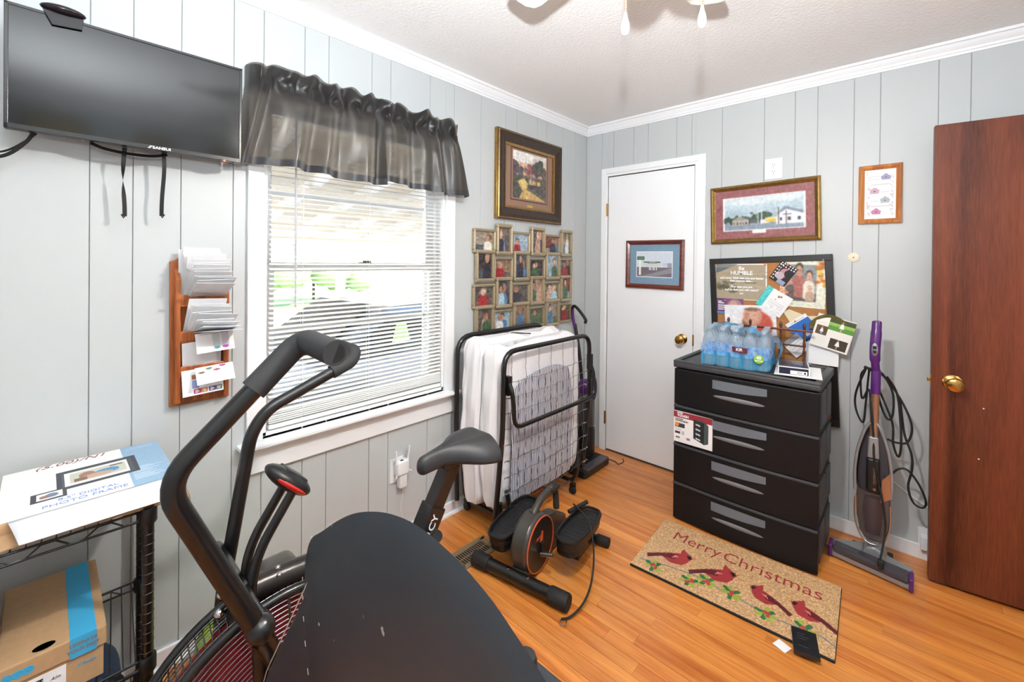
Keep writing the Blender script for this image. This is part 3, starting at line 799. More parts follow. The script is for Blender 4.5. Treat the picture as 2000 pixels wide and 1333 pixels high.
# ================================================================== FRAMED PICTURES
def frame(root, T, w, h, fw, depth, m, inner=None, innerw=0., bevel=.004):
    """four mitred rails round an opening; local x right, y up, z out of the wall"""
    for (a, b, c, d_) in (((-w/2, -h/2), (w/2, -h/2), (w/2-fw, -h/2+fw), (-w/2+fw, -h/2+fw)), ((w/2, -h/2), (w/2, h/2), (w/2-fw, h/2-fw), (w/2-fw, -h/2+fw)),
                          ((w/2, h/2), (-w/2, h/2), (-w/2+fw, h/2-fw), (w/2-fw, h/2-fw)), ((-w/2, h/2), (-w/2, -h/2), (-w/2+fw, -h/2+fw), (-w/2+fw, h/2-fw))):
        P = [Vector(q) for q in (a, b, c, d_)]
        mA = P[0]+(P[3]-P[0])*.45; mB = P[1]+(P[2]-P[1])*.45
        vs = [(*P[0], 0), (*P[1], 0), (*P[2], 0), (*P[3], 0), (*P[0], depth*.8), (*P[1], depth*.8), (*mB, depth), (*mA, depth), (*P[2], depth*.55), (*P[3], depth*.55)]
        r_ = obj('frame_rail', MB(T).add(vs, [(0, 3, 2, 1), (0, 1, 5, 4), (4, 5, 6, 7), (7, 6, 8, 9), (9, 8, 2, 3), (0, 4, 7, 9, 3), (1, 2, 8, 6, 5)]), m, root, bev=.0012)
        if inner:
            Q = [P[3], P[2]]; cen = Vector((0, 0)); 
            i0 = P[3]; i1 = P[2]; j0 = i0-Vector((math.copysign(innerw, i0.x), math.copysign(innerw, i0.y))); j1 = i1-Vector((math.copysign(innerw, i1.x), math.copysign(innerw, i1.y)))
            vs = [(*i0, .002), (*i1, .002), (*j1, .002), (*j0, .002), (*i0, depth*.62), (*i1, depth*.62), (*j1, depth*.45), (*j0, depth*.45)]
            obj('frame_lip', MB(T).add(vs, [(0, 3, 2, 1), (4, 5, 6, 7), (0, 1, 5, 4), (2, 3, 7, 6), (0, 4, 7, 3), (1, 2, 6, 5)]), inner, r_)
            o0 = P[0]; o1 = P[1]; k0 = o0-Vector((math.copysign(.012, o0.x), math.copysign(.012, o0.y))); k1 = o1-Vector((math.copysign(.012, o1.x), math.copysign(.012, o1.y)))
            vs = [(*o0, 0), (*o1, 0), (*k1, 0), (*k0, 0), (*(o0*1.004), depth*.7), (*(o1*1.004), depth*.7), (*k1, depth*.97), (*k0, depth*.97)]
            obj('frame_edge', MB(T).add(vs, [(0, 3, 2, 1), (4, 5, 6, 7), (0, 1, 5, 4), (2, 3, 7, 6), (0, 4, 7, 3), (1, 2, 6, 5)]), inner, r_)
    return root
def backing(root, T, w, h, z=.004): return obj('backing', MB(T).box((-w/2, -h/2, 0), (w/2, h/2, z)), 'cardboard', root)

# large landscape in the dark and gilt frame, left wall (a plain countryside stand-in)
pw, ph_ = .645, .548
T = WL(.002, -.682, 1.932) 
pt = thing('framed_landscape', 'landscape picture in wide dark bronze and gilt frame, brown mat', 'picture', (.01, -.682, 1.66))
frame(pt, T, pw, ph_, .072, .035, 'bronze_frame', 'gold', .014); backing(pt, T, pw-.03, ph_-.03)
mat('mat_brown', (150, 118, 100), .9, noise=(120, .04)); mat('ink_dark', (46, 34, 30), .6); mat('plaque_gold', (190, 164, 84), .35, .6)
aw, ah = pw-.144, ph_-.144
mbd = obj('mat_board', MB(T).box((-aw/2, -ah/2, .004), (aw/2, ah/2, .008)), 'mat_brown', pt)
pc = Pic(70, 66).vgrad((206, 150, 120), (226, 222, 214), .5, 1.).rect(0, 0, 1, .5, (78, 74, 52))
pc.ell(.30, .62, .25, .10, (222, 168, 124)).ell(.25, .9, .4, .12, (232, 228, 222)).ell(.75, .88, .2, .06, (210, 200, 196))
for u_, v_, ru, rv, c in ((.05, .62, .14, .2, (72, 62, 66)), (.18, .55, .12, .12, (88, 78, 84)), (.42, .6, .1, .1, (128, 92, 96)), (.5, .66, .07, .09, (150, 84, 84)), (.68, .68, .14, .2, (74, 66, 62)), (.8, .74, .13, .2, (66, 60, 56)), (.95, .6, .1, .2, (80, 74, 66))):
    for k in range(7):
        rk = random.Random(int(u_*100)+k); pc.ell(u_+rk.uniform(-.06, .06), v_+rk.uniform(-.08, .08), ru*.6, rv*.55, tuple(x+rk.randint(-12, 12) for x in c))
pc.poly([(.0, .0), (.0, .34), (.2, .3), (.24, .14), (.16, 0)], (58, 56, 44)).poly([(.42, .3), (.7, .36), (1, .34), (1, .05), (.78, .16), (.55, .2)], (60, 50, 46))
pc.poly([(.14, .36), (.30, .45), (.44, .34), (.40, .2), (.62, .14), (.98, .0), (.18, .0), (.28, .16)], (196, 160, 88)).poly([(.2, .38), (.34, .42), (.4, .3), (.3, .2), (.26, .28)], (214, 190, 110))
pc.poly([(.46, .34), (.46, .44), (.56, .5), (.68, .44), (.68, .34)], (168, 130, 92)).poly([(.44, .43), (.56, .55), (.70, .43)], (104, 92, 98)).rect(.5, .36, .535, .46, (240, 214, 130)).rect(.60, .36, .63, .42, (244, 220, 140)).rect(.72, .34, .82, .42, (206, 162, 90))
pc.grain(14, 3, 3).blur(1).grain(5, 3)
picture('landscape_print', pc, .335, .30, T @ Matrix.Translation((0, .02, .0092)), pt, 'print_glass')
obj('mat_line', MB(T).box((-.186, -.146, .0078), (.186, .186, .0086)), 'ink_dark', mbd)
obj('inner_mat', MB(T).box((-.181, -.141, .008), (.181, .181, .0089)), 'mat_brown', mbd)
obj('title_plaque', MB(T).box((-.028, -.182, .008), (.028, -.166, .0095)), 'plaque_gold', mbd)

# collage of 24 snapshots in a woven champagne frame
cg = thing('collage_frame', 'champagne multi-photo collage frame of twenty-four snapshots woven in four rows', 'photo frame', (.01, -.68, .95))
CWID = [.166, .155, .165, .160, .172, .150]
ys = [-1.176]
for c_ in CWID: ys.append(ys[-1]+c_)
seed = 0
for r_ in range(4):
    zc = 1.520-.1625*r_
    for k in range(6):
        port = (k+r_) % 2 == 1
        w_, h_ = (CWID[k]-.012, .190) if port else (CWID[k]+.014, .142)
        Tc = WL(.002+(.009 if port else 0), (ys[k]+ys[k+1])/2, zc+(.010 if port else -.004))
        fw = .022 if port else .0175; dp = .020
        mb = MB(Tc)
        for (x0, y0, x1, y1) in ((-w_/2, -h_/2, w_/2, -h_/2+fw), (-w_/2, h_/2-fw, w_/2, h_/2), (-w_/2, -h_/2+fw, -w_/2+fw, h_/2-fw), (w_/2-fw, -h_/2+fw, w_/2, h_/2-fw)): mb.box((x0, y0, 0), (x1, y1, dp))
        c_ = obj('frame_cell', mb, 'champagne', cg, bev=.006)
        mb = MB(Tc)
        for sx in (-1, 1): mb.tube([(sx*(w_/2-fw*.5), -h_/2+fw*.5, dp), (sx*(w_/2-fw*.5), h_/2-fw*.5, dp)], .0032, 6)
        for sy in (-1, 1): mb.tube([(-w_/2+fw*.5, sy*(h_/2-fw*.5), dp), (w_/2-fw*.5, sy*(h_/2-fw*.5), dp)], .0032, 6)
        obj('frame_bead', mb, 'champagne', c_, smooth=60)
        seed += 1
        picture('snapshot', snapshot(seed*13+5), w_-2*fw+.004, h_-2*fw+.004, Tc @ Matrix.Translation((0, 0, .006)), c_, 'print_gloss')

# closet-door picture
mat('mat_blue', (120, 152, 176), .8); mat('mat_maroon', (142, 82, 84), .9, noise=(200, .03))
T = WB(.560, -.003, 1.385) @ Matrix.Rotation(R(-.4), 4, 'Z')
q = thing('framed_print', 'street photo with blue mat in a mahogany frame on the closet door', 'picture', (.56, -.01, 1.22))
frame(q, T, .414, .333, .030, .020, 'mahogany'); backing(q, T, .40, .32)
pc = Pic(72, 56, (118, 150, 174))
pc.rect(.135, .17, .865, .83, (232, 235, 240)).rect(.15, .19, .85, .81, (206, 216, 228)).rect(.15, .19, .85, .42, (112, 106, 116)).poly([(.2, .19), (.85, .42), (.85, .30), (.42, .19)], (140, 136, 142))
pc.rect(.15, .6, .30, .70, (58, 92, 66)).rect(.165, .62, .285, .68, (96, 130, 100)).rect(.19, .24, .235, .6, (238, 238, 232)).rect(.30, .42, .62, .54, (206, 208, 212)).rect(.38, .52, .56, .57, (150, 150, 160)).rect(.29, .54, .40, .57, (70, 130, 80)).rect(.53, .54, .62, .57, (70, 130, 80))
for k in range(5): pc.rect(.40+.035*k, .36, .415+.035*k, .45, (236, 236, 238))
pc.rect(.66, .44, .76, .53, (190, 200, 212)).rect(.77, .42, .85, .54, (150, 150, 170))
picture('street_print', pc.grain(3, 2), .360, .279, T @ Matrix.Translation((0, 0, .006)), q, 'print_glass')

# gold frame with the long street scene, hung askew
T = WB(1.2145, -.003, 1.697) @ Matrix.Rotation(R(1.35), 4, 'Z')
q = thing('framed_painting', 'long townscape painting with maroon mat in a gold frame, hung askew', 'picture', (1.215, -.01, 1.52))
frame(q, T, .565, .346, .022, .020, 'gold', 'gold', .006); backing(q, T, .55, .33)
pc = Pic(110, 66, (146, 86, 88))
pc.rect(.09, .16, .905, .84, (238, 238, 240)).vgrad((150, 178, 192), (206, 220, 228), .33, .82)
pc.put((pc.U < .09) | (pc.U > .905) | (pc.V > .84) | (pc.V < .16), (146, 86, 88)).put((pc.U >= .09) & (pc.U <= .905) & (pc.V <= .84) & (pc.V >= .16) & ((pc.U < .105) | (pc.U > .89) | (pc.V > .82)), (238, 238, 240))
pc.ell(.35, .72, .2, .06, (222, 230, 234), .7).ell(.7, .75, .18, .05, (224, 232, 236), .7)
pc.rect(.105, .18, .89, .34, (134, 148, 164))
for k in range(14): pc.ell(.12+.03*k, .38+.03*math.sin(k*2.1), .022, .06+.02*math.sin(k*3.3), (52, 76, 60))
pc.poly([(.19, .27), (.19, .38), (.27, .43), (.36, .38), (.36, .27)], (176, 166, 156)).poly([(.18, .38), (.27, .45), (.37, .38)], (150, 140, 134))
for k in range(5): pc.rect(.21+.03*k, .29, .222+.03*k, .34, (70, 66, 74))
pc.rect(.38, .3, .47, .37, (86, 84, 92)).rect(.48, .29, .56, .37, (226, 226, 228)).rect(.54, .31, .64, .38, (214, 186, 84)).rect(.535, .37, .645, .39, (240, 214, 110)).ell(.52, .45, .08, .06, (62, 82, 66))
pc.poly([(.64, .26), (.64, .42), (.72, .57), (.89, .46), (.89, .26)], (226, 232, 240)).poly([(.62, .40), (.72, .59), (.89, .48), (.89, .43), (.73, .53)], (130, 140, 158))
for u_ in (.67, .75, .84): pc.rect(u_, .32, u_+.025, .38, (60, 60, 70))
pc.rect(.7, .43, .78, .445, (90, 90, 104)).rect(.655, .26, .665, .58, (92, 62, 52)).rect(.725, .26, .733, .5, (110, 74, 60)).rect(.455, .3, .46, .68, (200, 206, 210)).rect(.495, .28, .503, .56, (236, 238, 240)).rect(.38, .49, .41, .51, (120, 40, 44))
pc.rect(.40, .11, .54, .17, (236, 234, 230))
picture('townscape_print', pc.grain(8, 4, 2).blur(1), .521, .302, T @ Matrix.Translation((0, 0, .0062)), q, 'print_glass')

# small oak frame with birdhouses
T = WB(1.738, -.003, 1.752)
q = thing('framed_verse', 'small oak-framed verse with four pale birdhouses', 'picture', (1.738, -.01, 1.604))
frame(q, T, .168, .294, .024, .016, 'oak_frame_wood'); backing(q, T, .16, .28)
pc = Pic(44, 84, (238, 236, 238))
for k in range(70):
    rk = random.Random(k); u_ = rk.choice([rk.uniform(.08, .2), rk.uniform(.82, .92)]); pc.ell(u_, rk.uniform(.06, .94), .025, .013, rk.choice([(206, 186, 196), (214, 200, 186), (196, 190, 206)]))
def birdhouse(u_, v_, c):
    pc.poly([(u_-.13, v_-.06), (u_-.16, v_+.01), (u_, v_+.075), (u_+.16, v_+.01), (u_+.13, v_-.06)], c); pc.ell(u_, v_-.01, .03, .015, (90, 80, 96))
birdhouse(.68, .84, (150, 150, 186)); birdhouse(.33, .57, (196, 160, 176)); birdhouse(.66, .38, (168, 178, 184)); birdhouse(.38, .15, (192, 120, 160))
for k in range(5): pc.rect(.2, .80+.02*k, .5, .805+.02*k, (200, 198, 206)); pc.rect(.55, .50+.02*k, .8, .505+.02*k, (206, 200, 208)); pc.rect(.2, .32+.02*k, .46, .325+.02*k, (200, 198, 206))
pc.rect(.2, .69, .8, .70, (190, 180, 190)).rect(.2, .46, .8, .47, (190, 180, 190)).rect(.2, .25, .8, .26, (190, 180, 190))
picture('verse_print', pc, .122, .248, T @ Matrix.Translation((0, 0, .006)), q, 'print_glass')

# three pictures on the wall behind the camera, seen mirrored in the television
WR = lambda x, y, z: frame_T((x, y, z), (0, -1, 0), (0, 0, 1))
for y_, w_, h_, zc, lb in ((-2.80, .32, .27, 2.14, 'large dark-framed tan picture mirrored leftmost in the television'), (-2.27, .22, .20, 2.15, 'small dark-framed tan picture mirrored mid-screen in the television'), (-1.80, .22, .20, 2.15, 'small dark-framed tan picture mirrored rightmost in the television')):
    T = WR(XR-.002, y_, zc); q = thing('framed_picture', lb, 'picture', (XR-.01, y_, zc-h_/2))
    frame(q, T, w_, h_, .025, .018, 'bronze_frame'); pc = Pic(24, 20, (200, 178, 130)); pc.ell(.5, .4, .25, .2, (110, 104, 70)).rect(0, 0, 1, .2, (140, 120, 80)); picture('picture_print', pc.grain(8, 1), w_-.046, h_-.046, T @ Matrix.Translation((0, 0, .005)), q, 'print_gloss')

# ================================================================== OUTLETS, EXTENDER, DISC
def outlet(name, T, lb, w_=.088, h_=.118):
    o = thing(name, lb, 'outlet', T @ Vector((0, -h_/2, 0)))
    obj('cover_plate', MB(T).rbox((-w_/2, -h_/2, 0), (w_/2, h_/2, .006), .002), 'plastic_white', o)
    for s in (-1, 1):
        k = obj('receptacle', MB(T).lathe([(0, .0075), (.016, .0075), (.017, .006)], 20, Matrix.Translation((0, s*.019, 0))), 'plastic_white', o, smooth=40)
        for dx in (-.006, .006): obj('slot', MB(T).box((dx-.001, s*.019+.001, .0074), (dx+.001, s*.019+.009, .0079)), 'plastic_dark', k)
        obj('slot', MB(T).ell((0, s*.019-.007, .0076), (.0024, .0024, .0006), 8, 4), 'plastic_dark', k)
    return o
outlet('wall_outlet', WB(1.2695, 0, 1.944), 'white duplex outlet high on the wall above the gold frame')
outlet('wall_outlet', WL(0, -1.665, .362), 'white duplex outlet under the window, holding a plug-in extender', .075, .118)
ex = thing('wifi_extender', 'white plug-in range extender with upright antennas under the window', 'extender', (.03, -1.655, .28))
obj('body', MB().rbox((.008, -1.685, .345), (.050, -1.620, .415), .008), 'plastic_white', ex, smooth=40)
obj('adapter', MB().rbox((.008, -1.668, .278), (.042, -1.626, .347), .006), 'plastic_white', ex, smooth=40)
for y0, z0, y1, z1 in ((-1.685, .40, -1.690, .468), (-1.622, .40, -1.614, .478), (-1.625, .36, -1.600, .348), (-1.680, .355, -1.690, .335)):
    obj('antenna', MB().tube([(.035, y0, z0), (.038, (y0*.4+y1*.6), z0*.4+z1*.6), (.04, y1, z1)], [.005, .0045, .0035], 8), 'plastic_white', ex, smooth=50)
obj('port', MB().box((.028, -1.663, .4145), (.042, -1.648, .4156)), 'plastic_black', ex)
solo('charger_cord', MB().tube(smoothpath([(.03, -1.645, .279), (.032, -1.647, .24), (.028, -1.655, .18), (.03, -1.646, .11), (.026, -1.640, .05), (.06, -1.60, .004), (.12, -1.62, .003)], 6), .0016, 6), 'plastic_white', 'thin white cord hanging from the plug-in extender', 'cord', smooth=60)
dk = thing('wall_disc', 'small cream round blank disc on the back wall', 'wall disc', (1.637, 0, 1.41))
mat('cream', (236, 226, 204), .5)
obj('disc', MB().lathe([(.0, .006), (.022, .0055), (.025, .003), (.0255, 0)], 26, WB(1.637, 0, 1.435)), 'cream', dk, smooth=40)
obj('screw', MB().ell((1.637, -.0062, 1.435), (.0035, .0012, .0035), 8, 5), 'brass', dk)
# ================================================================== FOLDING BED
bed = thing('folding_bed', 'folded rollaway bed with white-sheeted mattress in black tube frame', 'folding bed', (.22, -.96, 0))
XB, XF, Y0, Y1 = .062, .410, -1.335, -.585
obj('rear_frame', MB().tube(bendpath([(XB, Y0+.01, .10), (XB, Y0, .55), (XB, Y0+.005, .985), (XB, Y1, .985), (XB, Y1, .10)], .10), .0135, 10), 'metal_black', bed, smooth=50)
obj('front_frame', MB().tube(bendpath([(XF-.03, Y0-.015, .13), (XF, Y0, .55), (XF, Y0+.005, .952), (XF, Y1+.01, .952), (XF+.005, Y1+.01, .62), (XF-.02, Y1-.02, .14)], .085), .0135, 10), 'metal_black', bed, smooth=50)
obj('support_loop', MB().tube(bendpath([(XF+.012, Y0+.03, .80), (XF+.035, Y0+.03, .76), (XF+.045, Y0+.04, .585), (XF+.045, Y1-.0, .585), (XF+.030, Y1+.015, .72), (XF+.012, Y1+.012, .77)], .05), .0115, 10), 'metal_black', bed, smooth=50)
for y_ in (Y0+.03, Y1+.012):
    obj('hinge_plate', MB().box((XF-.012, y_-.012, .74), (XF+.022, y_+.012, .835)), 'metal_black', bed, bev=.004)
obj('base_rail', MB().tube(bendpath([(.045, -1.27, .30), (.045, -1.25, .075), (.40, -1.25, .075), (XF-.02, -1.28, .25)], .05), .0125, 10), 'metal_black', bed, smooth=50)
obj('base_rail', MB().tube(bendpath([(.045, -.66, .30), (.045, -.68, .075), (.385, -.68, .075), (XF-.02, -.62, .25)], .05), .0125, 10), 'metal_black', bed, smooth=50)
for x_ in (.075, .36): obj('cross_rod', MB().tube([(x_, -1.25, .078), (x_, -.68, .078)], .0045, 8), 'steel_grey', bed, smooth=50)
for x_, y_ in ((.045, -1.235), (.375, -1.262), (.045, -.70), (.375, -.685)):
    c_ = obj('caster', MB().lathe([(0, -.011), (.020, -.011), (.0235, -.006), (.0235, .006), (.020, .011), (0, .011)], 18, Matrix.Translation((x_, y_, .0236)) @ Matrix.Rotation(R(90), 4, 'X')), 'rubber_black', bed, smooth=40)
    obj('caster_fork', MB().box((x_-.012, y_-.015, .026), (x_+.012, y_-.012, .06)).box((x_-.012, y_+.012, .026), (x_+.012, y_+.015, .06)).box((x_-.012, y_-.015, .055), (x_+.012, y_+.015, .066)), 'plastic_black', c_)
obj('front_leg', MB().tube([(XF-.03, Y0+.02, .20), (XF-.042, Y0+.03, .09), (XF-.045, Y0+.06, .075)], .011, 8), 'metal_black', bed, smooth=50)
# sheet over the folded mattress: two upright leaves and the fold at the bottom
mat('sheet_white', (236, 235, 238), .7, bump=(14, .55, .012), nscale=(1, 1, .25), sheen=.2)
mat('mattress_stripe_base', (230, 230, 232), .8)
def leaf(x0, x1, ztop, zbot, seed, rip):
    """rounded slab whose left edge and top carry soft folds"""
    rg = random.Random(seed); a, b_, c_ = [rg.uniform(0, 6) for _ in range(3)]
    def fn(i, j):
        th = 2*PI*j; cx = (x0+x1)/2; hw = (x1-x0)/2; cy = (Y0+Y1)/2; hy = (Y1-Y0)/2-.015
        # superellipse cross-section, swept upward
        cs, sn = math.cos(th), math.sin(th)
        ex = math.copysign(abs(cs)**.45, cs); ey = math.copysign(abs(sn)**.22, sn)
        t = i; z = zbot+(ztop-zbot)*t
        k = 1.
        if t > .93: k = math.sqrt(max(0, 1-((t-.93)/.07)**2))*.75+.25
        if t < .12: k = .55+.45*math.sqrt(max(0, 1-((.12-t)/.12)**2))
        wob = rip*(math.sin(th*9+t*5+a)+.7*math.sin(th*17-t*7+b_)+.5*math.sin(z*30+c_+th*3))
        lf = 1. if ey < 0 else .4
        bulge = -.055*(1-t)*max(0, -ey)*math.sin(min(1, (1-t)*1.15)*PI)   # cover hangs out at the near end
        z += (0.010*math.sin(ey*7+a)+.006*math.sin(ey*15+b_))*(t**3)
        return (cx+hw*ex*k*(1 if t < .93 else .9)+wob*.6, cy+(hy*ey)*(.94+.06*k)+wob*lf+bulge*.6, z)
    mb = MB().sheet(fn, 40, 96)
    mb.add([fn(1., j/96) for j in range(96)], [tuple(range(96))]); mb.add([fn(0., j/96) for j in range(96)], [tuple(range(95, -1, -1))])
    return mb
obj('sheeted_mattress_half', leaf(.080, .240, .978, .115, 3, .0045), 'sheet_white', bed, smooth=180)
mh = obj('sheeted_mattress_half', leaf(.232, .368, .962, .145, 9, .0042), 'sheet_white', bed, smooth=180)
obj('fold_strap', MB().tube(smoothpath([(.10, -1.16, .985), (.17, -1.02, .985), (.24, -.93, .978)], 4), .006, 6, flat=.5), 'rubber_black', mh, smooth=60)
# striped ticking patch of the mattress underside, bowed a little towards the springs
tick = bpy.data.materials.new('blue_ticking'); tick.use_nodes = True
n_ = tick.node_tree.nodes; L_ = tick.node_tree.links
tc = n_.new('ShaderNodeTexCoord'); wv = n_.new('ShaderNodeTexWave'); wv.wave_type = 'BANDS'; wv.bands_direction = 'Y'
wv.inputs['Scale'].default_value = 26; wv.inputs['Distortion'].default_value = 1.3; wv.inputs['Detail'].default_value = 1.; wv.inputs['Detail Scale'].default_value = .7
L_.new(tc.outputs['Object'], wv.inputs[0]); cr = n_.new('ShaderNodeValToRGB')
cr.color_ramp.elements[0].position = .38; cr.color_ramp.elements[0].color = (*lin((62, 64, 100)), 1); cr.color_ramp.elements[1].position = .5; cr.color_ramp.elements[1].color = (*lin((232, 232, 236)), 1)
L_.new(wv.outputs['Fac'], cr.inputs[0]); L_.new(cr.outputs[0], n_['Principled BSDF'].inputs['Base Color']); n_['Principled BSDF'].inputs['Roughness'].default_value = .85; MATS['blue_ticking'] = tick
def tickfn(i, j):
    y_ = -1.255+.52*i; 
    if j < .5: return (XF-.013+.004*math.sin(i*9), y_, .165)
    tp = .70+.12*math.sqrt(max(0, 1-((i-.62)/.62)**2)) if i < .62 else .82-.06*((i-.62)/.38)**2-(.10*max(0, (i-.93)/.07)**2)
    if i < .001: tp = .60
    return (XF-.013, y_, tp)
def tick2(i, j):
    lo_, hi_ = tickfn(i, 0)[2], tickfn(i, 1)[2]
    return (XF-.014+.003*math.sin(i*11+j*3)+.002*math.sin(j*14)-.010*(abs(j-.5)*2)**6, -1.265+.535*i+.012*j*(1-i), lo_+(hi_-lo_)*j)
obj('ticking', MB().sheet(tick2, 30, 20), 'blue_ticking', mh, smooth=180)
# link springs: wires and coil hooks
zr = [.87, .795, .72, .645, .57, .49, .41, .33, .25, .175]
def wire(pts, r=.0016): return MB().tube(pts, r, 5)
rows = zr
for z_ in rows[1:]:
    pts = [(XF+.001+.002*math.sin(k), Y0+.03+k*(Y1-Y0-.05)/18, z_-.012*math.sin(PI*k/18)+.004*(k % 2)+.012*(k/18)) for k in range(19)]
    obj('spring_wire', wire(pts), 'steel_grey', bed, smooth=60)
ncol = 13
for k in range(ncol):
    y_ = Y0+.06+k*(Y1-Y0-.11)/(ncol-1)
    pts = []; z_ = .86
    top = .868 if k % 2 == 0 else .80
    for q_ in range(13): 
        zz = top-(top-.17)*q_/12; pts.append((XF+.002, y_+.005*((q_ % 2)*2-1), zz))
    obj('spring_wire', wire(pts, .0014), 'steel_grey', bed, smooth=60)
def hook(p0, p1): 
    d_ = Vector(p1)-Vector(p0); n = 28; pr = d_.normalized(); a_ = pr.orthogonal().normalized(); b_ = pr.cross(a_)
    return MB().tube([Vector(p0)+d_*(t/n)+a_*.0042*math.cos(t*2.2)+b_*.0042*math.sin(t*2.2) for t in range(n+1)], .0013, 4)
for k in range(7):
    y_ = Y0+.06+2*k*(Y1-Y0-.11)/(ncol-1); obj('coil_spring', hook((XF+.001, y_, .938), (XF+.001, y_, .868)), 'chrome', bed, smooth=80)
for z_ in rows[2:]:
    obj('coil_spring', hook((XF+.002, Y0+.012, z_+.006), (XF+.002, Y0+.055, z_)), 'chrome', bed, smooth=80)
    obj('coil_spring', hook((XF+.002, Y1-.004, z_+.014), (XF+.002, Y1-.045, z_+.010)), 'chrome', bed, smooth=80)

# ================================================================== UPRIGHT VACUUM IN THE CORNER
mat('purple_plastic', (84, 36, 110), .28); mat('smoke_clear', (120, 116, 122), .1, trans=.55, ior=1.3); mat('purple_dark', (52, 28, 66), .3)
mat('grey_plastic', (96, 98, 102), .35); mat('silver_plastic', (150, 150, 154), .25, .3)
uv = thing('upright_vacuum', 'purple and black upright vacuum tucked behind the folding bed', 'vacuum cleaner', (.20, -.27, 0))
obj('floor_head', MB().prism([(.135, -.50), (.335, -.50), (.345, -.48), (.34, -.20), (.33, -.19), (.13, -.19), (.12, -.21)], .004, .052, 'xy'), 'plastic_black', uv, bev=.012)
obj('head_window', MB().prism([(.285, -.475), (.343, -.475), (.343, -.215), (.285, -.215)], .045, .058, 'xy'), 'smoke_clear', uv, bev=.004)
for y_ in (-.52, -.17):
    obj('wheel', MB().lathe([(0, -.012), (.045, -.012), (.05, -.006), (.05, .006), (.045, .012), (0, .012)], 22, Matrix.Translation((.09, y_, .05)) @ Matrix.Rotation(R(90), 4, 'X')), 'rubber_black', uv, smooth=40)
cT = Matrix.Translation((.195, -.27, 0))
obj('lower_body', MB().lathe([(.0, .05), (.055, .055), (.062, .08), (.062, .24), (.05, .26), (0, .262)], 22, cT), 'plastic_black', uv, smooth=40)
obj('dust_bin', MB().lathe([(.052, .255), (.060, .27), (.060, .47), (.056, .49), (.0, .492)], 22, cT), 'smoke_clear', uv, smooth=40)
obj('filter_core', MB().lathe([(.0, .27), (.034, .275), (.034, .44), (.02, .46), (0, .462)], 18, cT), 'grey_plastic', uv, smooth=40)
obj('bin_lid', MB().lathe([(.056, .488), (.062, .50), (.060, .545), (.04, .57), (0, .575)], 22, cT), 'purple_plastic', uv, smooth=40)
obj('bin_handle', MB().tube(smoothpath([(.20, -.27, .545), (.235, -.272, .60), (.265, -.275, .59), (.272, -.275, .52), (.258, -.273, .455)], 5), .011, 8), 'purple_dark', uv, smooth=60)
obj('handle_pole', MB().tube(smoothpath([(.15, -.25, .50), (.12, -.25, .75), (.08, -.25, .95)], 5), .013, 8), 'plastic_black', uv, smooth=60)
obj('handle_loop', MB().tube(smoothpath([(.08, -.25, .93), (.062, -.25, 1.0), (.058, -.25, 1.062), (.075, -.25, 1.078), (.105, -.25, 1.06), (.15, -.25, 1.015), (.172, -.25, .985), (.165, -.25, .965)], 5), .011, 8), 'plastic_black', uv, smooth=60)
obj('handle_inlay', MB().tube(smoothpath([(.083, -.254, .93), (.066, -.256, 1.0), (.064, -.256, 1.05)], 5), .0105, 8), 'purple_plastic', uv, smooth=60)
solo('black_cable', MB().tube(smoothpath([(.26, -.20, .03), (.33, -.165, .02), (.36, -.14, .005), (.385, -.155, .004), (.395, -.10, .004), (.37, -.06, .004)], 6), .003, 6), 'rubber_black', 'short black cable end on the floor before the closet door', 'cable', smooth=60)

# ================================================================== FLOOR REGISTER
mat('register_tan', (150, 128, 100), .4, .4); mat('void_black', (10, 9, 9), .9)
fr = thing('floor_register', 'tan metal floor vent with slots beside the elliptical', 'floor vent', (.335, -1.45, 0))
rx0, rx1, ry0, ry1 = .284, .387, -1.557, -1.350
mb = MB().box((rx0-.012, ry0-.014, 0), (rx0+.014, ry1+.014, .005)).box((rx1-.014, ry0-.014, 0), (rx1+.012, ry1+.014, .005)).box((rx0, ry0-.014, 0), (rx1, ry0+.016, .005)).box((rx0, ry1-.016, 0), (rx1, ry1+.014, .005)).box(((rx0+rx1)/2-.002, ry0, 0), ((rx0+rx1)/2+.002, ry1, .004))
obj('rim', mb, 'register_tan', fr, bev=.0015)
obj('opening', MB().box((rx0, ry0, .0002), (rx1, ry1, .0008)), 'void_black', fr)
lvm = mesh_of(MB(Matrix.Rotation(R(12), 4, 'X')).box((rx0+.012, -.0018, -.0003), (rx1-.012, .0018, .0003)))
for k in range(14):
    o = obj('louvre', lvm, 'register_tan', fr); o.location = Vector((0, ry0+.022+k*.0125, .003))

# ================================================================== MINI ELLIPTICAL
mat('ell_grey', (74, 70, 66), .3, .35, coat=.2); mat('ell_face', (46, 40, 36), .35, .2); mat('orange_ring', (196, 84, 48), .4)
el = thing('mini_elliptical', 'black and grey under-desk elliptical with two foot pedals', 'elliptical trainer', (.60, -1.25, 0))
fA, fB = Vector((.405, -1.500, .034)), Vector((.865, -1.425, .034))
obj('front_bar', MB().tube([fA, fA*.85+fB*.15, fA*.15+fB*.85, fB], .028, 14), 'metal_black', el, smooth=50)
for a_, b_ in ((0, .16), (.84, 1.)):
    obj('foot_cap', MB().tube([fA.lerp(fB, a_-.012), fA.lerp(fB, a_), fA.lerp(fB, b_), fA.lerp(fB, b_+.012)], [.031, .0338, .0338, .031], 16), 'rubber_black', el, smooth=35)
eu = (fB-fA).normalized(); ev = Vector((-eu.y, eu.x, 0))     # eu across, ev away from the front bar
E0 = (fA+fB)/2
def EP(a_, b_, z_): return E0+eu*a_+ev*b_+Vector((0, 0, z_-.034))
